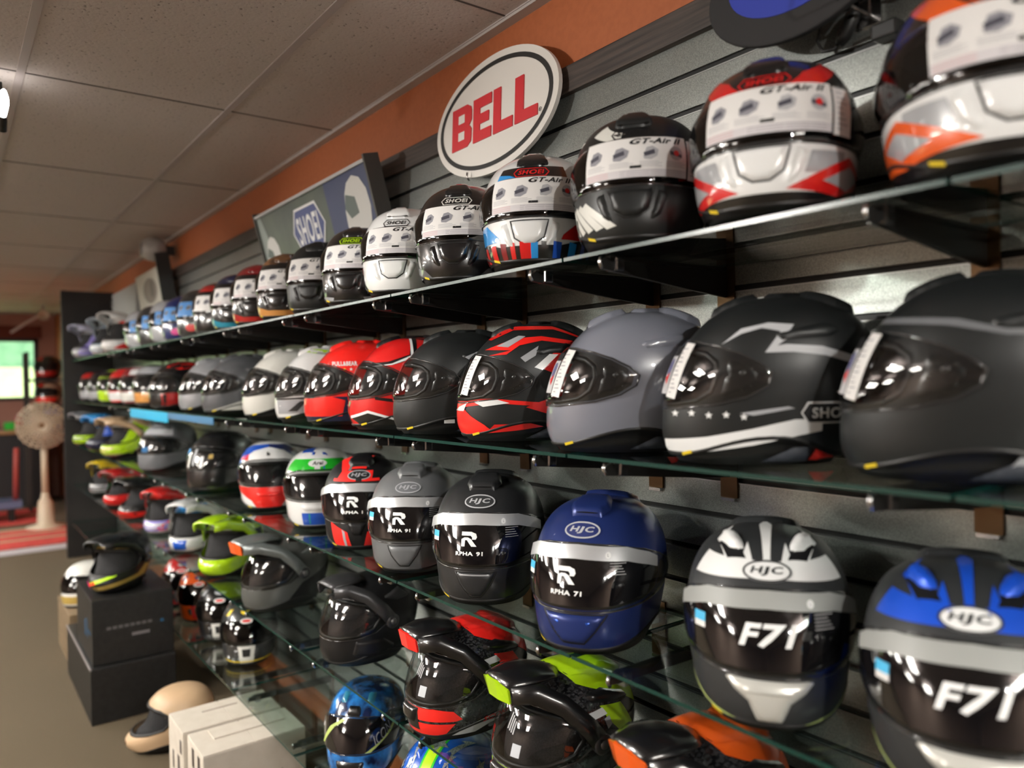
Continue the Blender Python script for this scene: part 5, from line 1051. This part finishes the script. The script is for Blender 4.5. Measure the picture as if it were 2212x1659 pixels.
# ---- top right corner: hanging black and blue oval sign, hook and cable
e = empty('oval_pad', (-.785, -.10, 2.325)); tag(e, 'black oval board with blue centre cut by the top edge, upper right', 'sign')
b = MB(); flatp(b, ell(0, 0, .185, .115, 48), -.008, pmat('pad_black', (.014, .013, .014), .8), .016); b.build('board', e, bevel=.004); b = MB(); flatp(b, ell(.0, .012, .135, .078, 48), -.0095, pmat('pad_blue', (.012, .03, .32), .7), .002); b.build('blue_centre', e)
e = empty('wire_hook', (-.70, 0, 2.255)); tag(e, 'bright bent wire hook on the slat wall at the upper right', 'hook')
MB().tube([(0, -.16, .035), (0, -.165, .0), (0, -.155, -.012), (0, -.08, -.012), (0, -.006, -.012), (0, -.004, .02)], .0032, CHROME, 8).build('wire', e); MB().box((-.02, -.006, -.03), (.02, .0, .03), CHROME).build('back_plate', e)
e = empty('power_cable', (-.745, -.02, 2.235)); tag(e, 'black looped cable with inline plug hanging on the slat wall, upper right', 'cable')
lp = [(.035, .0, .045), (-.005, -.004, .04), (-.035, -.005, .02), (-.045, -.004, -.01), (-.035, -.003, -.032), (-.012, -.002, -.035), (.0, 0, -.02)]
MB().tube(lp, .003, RUB, 8).build('cord', e); b = MB(); b.tube([(-.004, 0, -.03), (.004, 0, -.018), (.022, 0, .012), (.03, 0, .024)], [.008, .013, .013, .008], RUB, 12); b.build('plug', e); MB().tube([(.03, 0, .024), (.05, .005, .035), (.10, .01, .02), (.16, .01, .03)], .003, RUB, 8).build('cord', e)
e = tag(MB().box((-.685, -.035, 2.185), (-.64, -.002, 2.212), pmat('adapter_black', (.008, .008, .008), .4)).build('power_adapter', bevel=.004), 'small black adapter block on the slat wall beside the looped cable', 'adapter')

# ---- blue light on the second shelf's glass edge, painted as solid strips
e = tag(MB().box((-5.35, -.376, 1.408), (-4.35, -.371, 1.462), pmat('cyan_strip', (.01, .50, .85), .35, 0, .5)).build('shelf_strip'), 'cyan strip painting the lit glass edge of the second shelf, blurred left half', 'strip')
e = tag(MB().box((-4.34, -.376, 1.43), (-3.50, -.371, 1.462), pmat('painted_blue_glow', (.06, .22, .42), .35, 0, .5)).build('shelf_strip'), 'duller blue strip continuing the painted cyan glow towards the camera', 'strip')

# ---- far end of the room
e = empty('pedestal_fan', (-10.15, -.42, 0)); tag(e, 'cream pedestal fan standing beyond the end of the shelves', 'fan')
cr = pmat('fan_cream', (.48, .40, .29), .45)
MB().lathe([(0, 0), (.20, 0), (.20, .02), (.09, .05), (.075, .30), (.045, .34), (.04, .40), (0, .40)], cr, 28).build('base', e); MB().tube([(0, 0, .35), (0, 0, 1.0)], .035, cr, 12).build('pole', e)
fan_o = Vector((.02, 0, 1.17))
g = MB(); 
for rr_ in (.06, .10, .14, .18, .22, .255): g.tube([(0.10 * (1 - (rr_ / .27) ** 2) + .03, rr_ * math.cos(t), rr_ * math.sin(t)) for t in [2 * math.pi * i / 24 for i in range(25)]], .009, cr, 6, False)
for i in range(24): a = 2 * math.pi * i / 24; g.tube([(.125, .03 * math.cos(a), .03 * math.sin(a)), (.09, .15 * math.cos(a), .15 * math.sin(a)), (.0, .27 * math.cos(a), .27 * math.sin(a)), (-.07, .16 * math.cos(a), .16 * math.sin(a))], .009, cr, 6)
o = g.build('guard', e); o.location = fan_o; MB().lathe([(0, -.16), (.07, -.15), (.09, -.07), (.05, -.02), (0, -.02)], cr, 20, axis='X').build('motor', e).location = fan_o; MB().lathe([(0, .13), (.05, .125), (.05, .11), (0, .10)], pmat('fan_hub', (.16, .08, .03), .5), 20, axis='X').build('badge', e).location = fan_o
for k in range(4):
    a = k * math.pi / 2 + .3; b = MB(); vs = []
    for i in range(5):
        r_ = .04 + .05 * i; wd = .05 + .02 * i; vs += [(.03 + .02, r_ * math.cos(a) - wd * math.sin(a) * .6, r_ * math.sin(a) + wd * math.cos(a) * .6), (.03 - .02, r_ * math.cos(a) + wd * math.sin(a) * .6, r_ * math.sin(a) - wd * math.cos(a) * .6)]
    b.add(vs, [(2 * i, 2 * i + 1, 2 * i + 3, 2 * i + 2) for i in range(4)], pmat('blade_tan', (.34, .25, .17), .4)); b.build('blade', e, solid=.004).location = fan_o
e.rotation_euler = (0, 0, R(-12))
e = empty('sales_counter', (-12.45, -1.72, 0)); tag(e, 'dark counter with wooden top below the far window', 'counter')
MB().box((-.35, -1.4, 0), (.35, 1.48, .98), pmat('counter_black', (.010, .009, .010), .6)).build('body', e); MB().box((-.40, -1.45, .98), (.40, 1.5, 1.03), flake('counter_wood', (.22, .11, .04), (.34, .18, .07), 6, .5, 0, stretch=(1, .3, 1))).build('top', e)
rugm = flake('red_rug', (.42, .035, .03), (.55, .06, .045), 8, .9, 0)
def rug(x0, x1, y0, y1, label, stripes):
    e = empty('floor_rug', ((x0 + x1) / 2, (y0 + y1) / 2, 0)); tag(e, label, 'rug'); w, d = (x1 - x0) / 2, (y1 - y0) / 2
    MB().box((-w, -d, 0), (w, d, .010), rugm).build('pile', e); b = MB()
    for s0, s1 in stripes: b.box((-w + s0 * 2 * w, -d, .0101), (-w + s1 * 2 * w, d, .0115), pmat('rug_beige', (.36, .27, .18), .9))
    b.build('stripes', e)
rug(-10.25, -9.05, -1.9, .0, 'red and beige striped rug on the carpet before the fan', [(.0, .12), (.32, .40), (.62, .70)])
rug(-11.8, -10.6, -1.9, -.3, 'plain red rug behind the fan under the counter', [(.45, .52)])
tag(MB().box((-8.95, -1.9, 0), (-8.72, -.30, .012), pmat('mat_white', (.40, .38, .40), .8)).build('edge_mat'), 'pale narrow mat strip in front of the striped rug', 'mat')
e = empty('floor_jack', (-11.0, -.95, 0.010)); tag(e, 'low blue and silver floor stand on the red rug at the left edge', 'stand')
MB().box((-.22, -.40, .16), (.22, .35, .24), pmat('stand_blue', (.16, .2, .34), .3, .6)).build('deck', e)
for x in (-.15, .15):
    for y in (-.3, .25): MB().box((x - .03, y - .03, 0), (x + .03, y + .03, .16), METAL).build('leg', e)
MB().tube([(0, .30, .24), (.0, .31, .60), (0, .32, .86)], .03, pmat('red_handle', (.34, .05, .04), .5), 10).build('handle', e)
def farhel(x, y, z, a, base, c2, label):
    h = Helmet('full_face_helmet', P_(base), 0); h.poly('w', W2([(-70, .03), (70, .03), (80, .09), (-80, .09)]), P_(c2), off=.001); h.poly('w', W2([(-50, .21), (0, .21), (0, .25), (-50, .25)]), P_(c2), off=.001)
    loose(h, x, y, z, a, 1.15, label, 'display helmets beside the window', visor=VISOR)
e = empty('display_tower', (-11.7, -.24, 0)); tag(e, 'dark open display tower beside the far window', 'shelf')
for z in (1.02, 1.36, 1.70): MB().box((-.22, -.22, z - .03), (.22, .24, z), pmat('tower_dark', (.02, .015, .012), .6)).build('shelf_board', e)
for x in (-.2, .2): 
    MB().box((x - .02, .20, 0), (x + .02, .24, 2.05), pmat('tower_dark', (.02, .015, .012), .6)).build('post', e); MB().box((x - .02, -.24, 0), (x + .02, -.20, 2.05), pmat('tower_dark', (.02, .015, .012), .6)).build('post', e)
farhel(-11.7, -.22, 1.7005, 60, 'black', 'bred', 'dark helmet with red patch, on the top board of the display tower beside the window')
farhel(-11.7, -.22, 1.3605, 60, 'skin', 'fred', 'flesh and orange toned helmet on the middle board of the display tower')
farhel(-11.7, -.22, 1.0205, 60, 'blue', 'gold', 'blue and gold helmet on the lower board of the display tower')
for i, (y, w, hgt, c, lb) in enumerate([(-.42, .10, .16, 'lgrey', 'pale grey box on the counter by the window corner'), (-.62, .12, .10, 'green', 'small green box on the wooden counter top'), (-.80, .12, .14, 'dgrey', 'dark box on the wooden counter top at the left edge'), (-.52, .05, .20, 'bred', 'dark red canister on the counter beside the green box')]):
    if i == 3: tag(MB().lathe([(0, 0), (.05, 0), (.05, .16), (.025, .18), (.025, .2), (0, .2)], P_(c), 16, c=(-12.2, y, 1.03)).build('canister'), lb, 'canister')
    else: tag(MB().box((-12.4, y - w / 2, 1.03), (-12.28, y + w / 2, 1.03 + hgt), P_(c, 'matte')).build('carton', bevel=.006), lb, 'box')

# ---- labels of the glass panels and brackets, by the helmet above them
rowh = {r: sorted([(PL[k][0], v[1]) for k, v in DONE.items() if int(k[1]) == r]) for r in ROWN}
def nearest(r, x): return min(rowh[r], key=lambda t: abs(t[0] - x))
seen = {}
def uniq(s):
    seen[s] = seen.get(s, 0) + 1; return s
SHELVES.sort(key=lambda t: (t[1], -t[2])); cnt = {}
for o, r, x in SHELVES:
    k = cnt[r] = cnt.get(r, 0) + 1
    ordn = ['first', 'second', 'third', 'fourth', 'fifth', 'sixth', 'seventh', 'eighth', 'ninth', 'tenth', 'eleventh', 'twelfth', 'thirteenth'][k - 1]
    tag(o, f'{ordn} glass panel from the right of the {ROWN[r]} shelf', 'shelf', f'glass panels of the {ROWN[r]} shelf')
used = {}
for e, r, x, s_ in BRACKS:
    k = round((-.42 + PER - (x - .1 if 0 else x)) // PER); side = 'right' if s_ == 0 else 'left'
    c = used[r, side] = used.get((r, side), 0) + 1
    ordn = ['first', 'second', 'third', 'fourth', 'fifth', 'sixth', 'seventh', 'eighth', 'ninth', 'tenth'][c - 1]
    tag(e, f'black bracket at the {side} end of the {ordn} glass panel of the {ROWN[r]} shelf', 'bracket', f'brackets of the {ROWN[r]} shelf')

# ---- pieces that belong to a part go one level deeper
UNDER = dict(price_tag='visor', paper_label='visor', hang_tag='visor', visor_film='visor', sun_band='visor', blue_sticker='visor', visor_sticker='visor', visor_print='visor', chin_slider='chin_vent', chin_button='chin_vent', release_tab='neck_trim', chin_strap='liner', cheek_pad='liner', peak_tip='peak', end_cap='arm', foot_lip='back_plate', trademark_sign='board', logo='printed_panel', small_label='body', printed_lettering='body', print_block='body', blue_mark='body', faint_print_line='body')
base = lambda o: o.name.split('.')[0]
for root in [o for o in list(scene.objects) if o.type == 'EMPTY' and o.parent is None]:
    ch = list(root.children); first = {}
    for o in ch: first.setdefault(base(o), o)
    for o in ch:
        p = first.get(UNDER.get(base(o)))
        if p is not None and p is not o: o.parent = p
    arms = [o for o in ch if base(o) == 'peak_arm']; piv = [o for o in ch if base(o) == 'peak_pivot']
    for a_, p_ in zip(arms, piv): p_.parent = a_
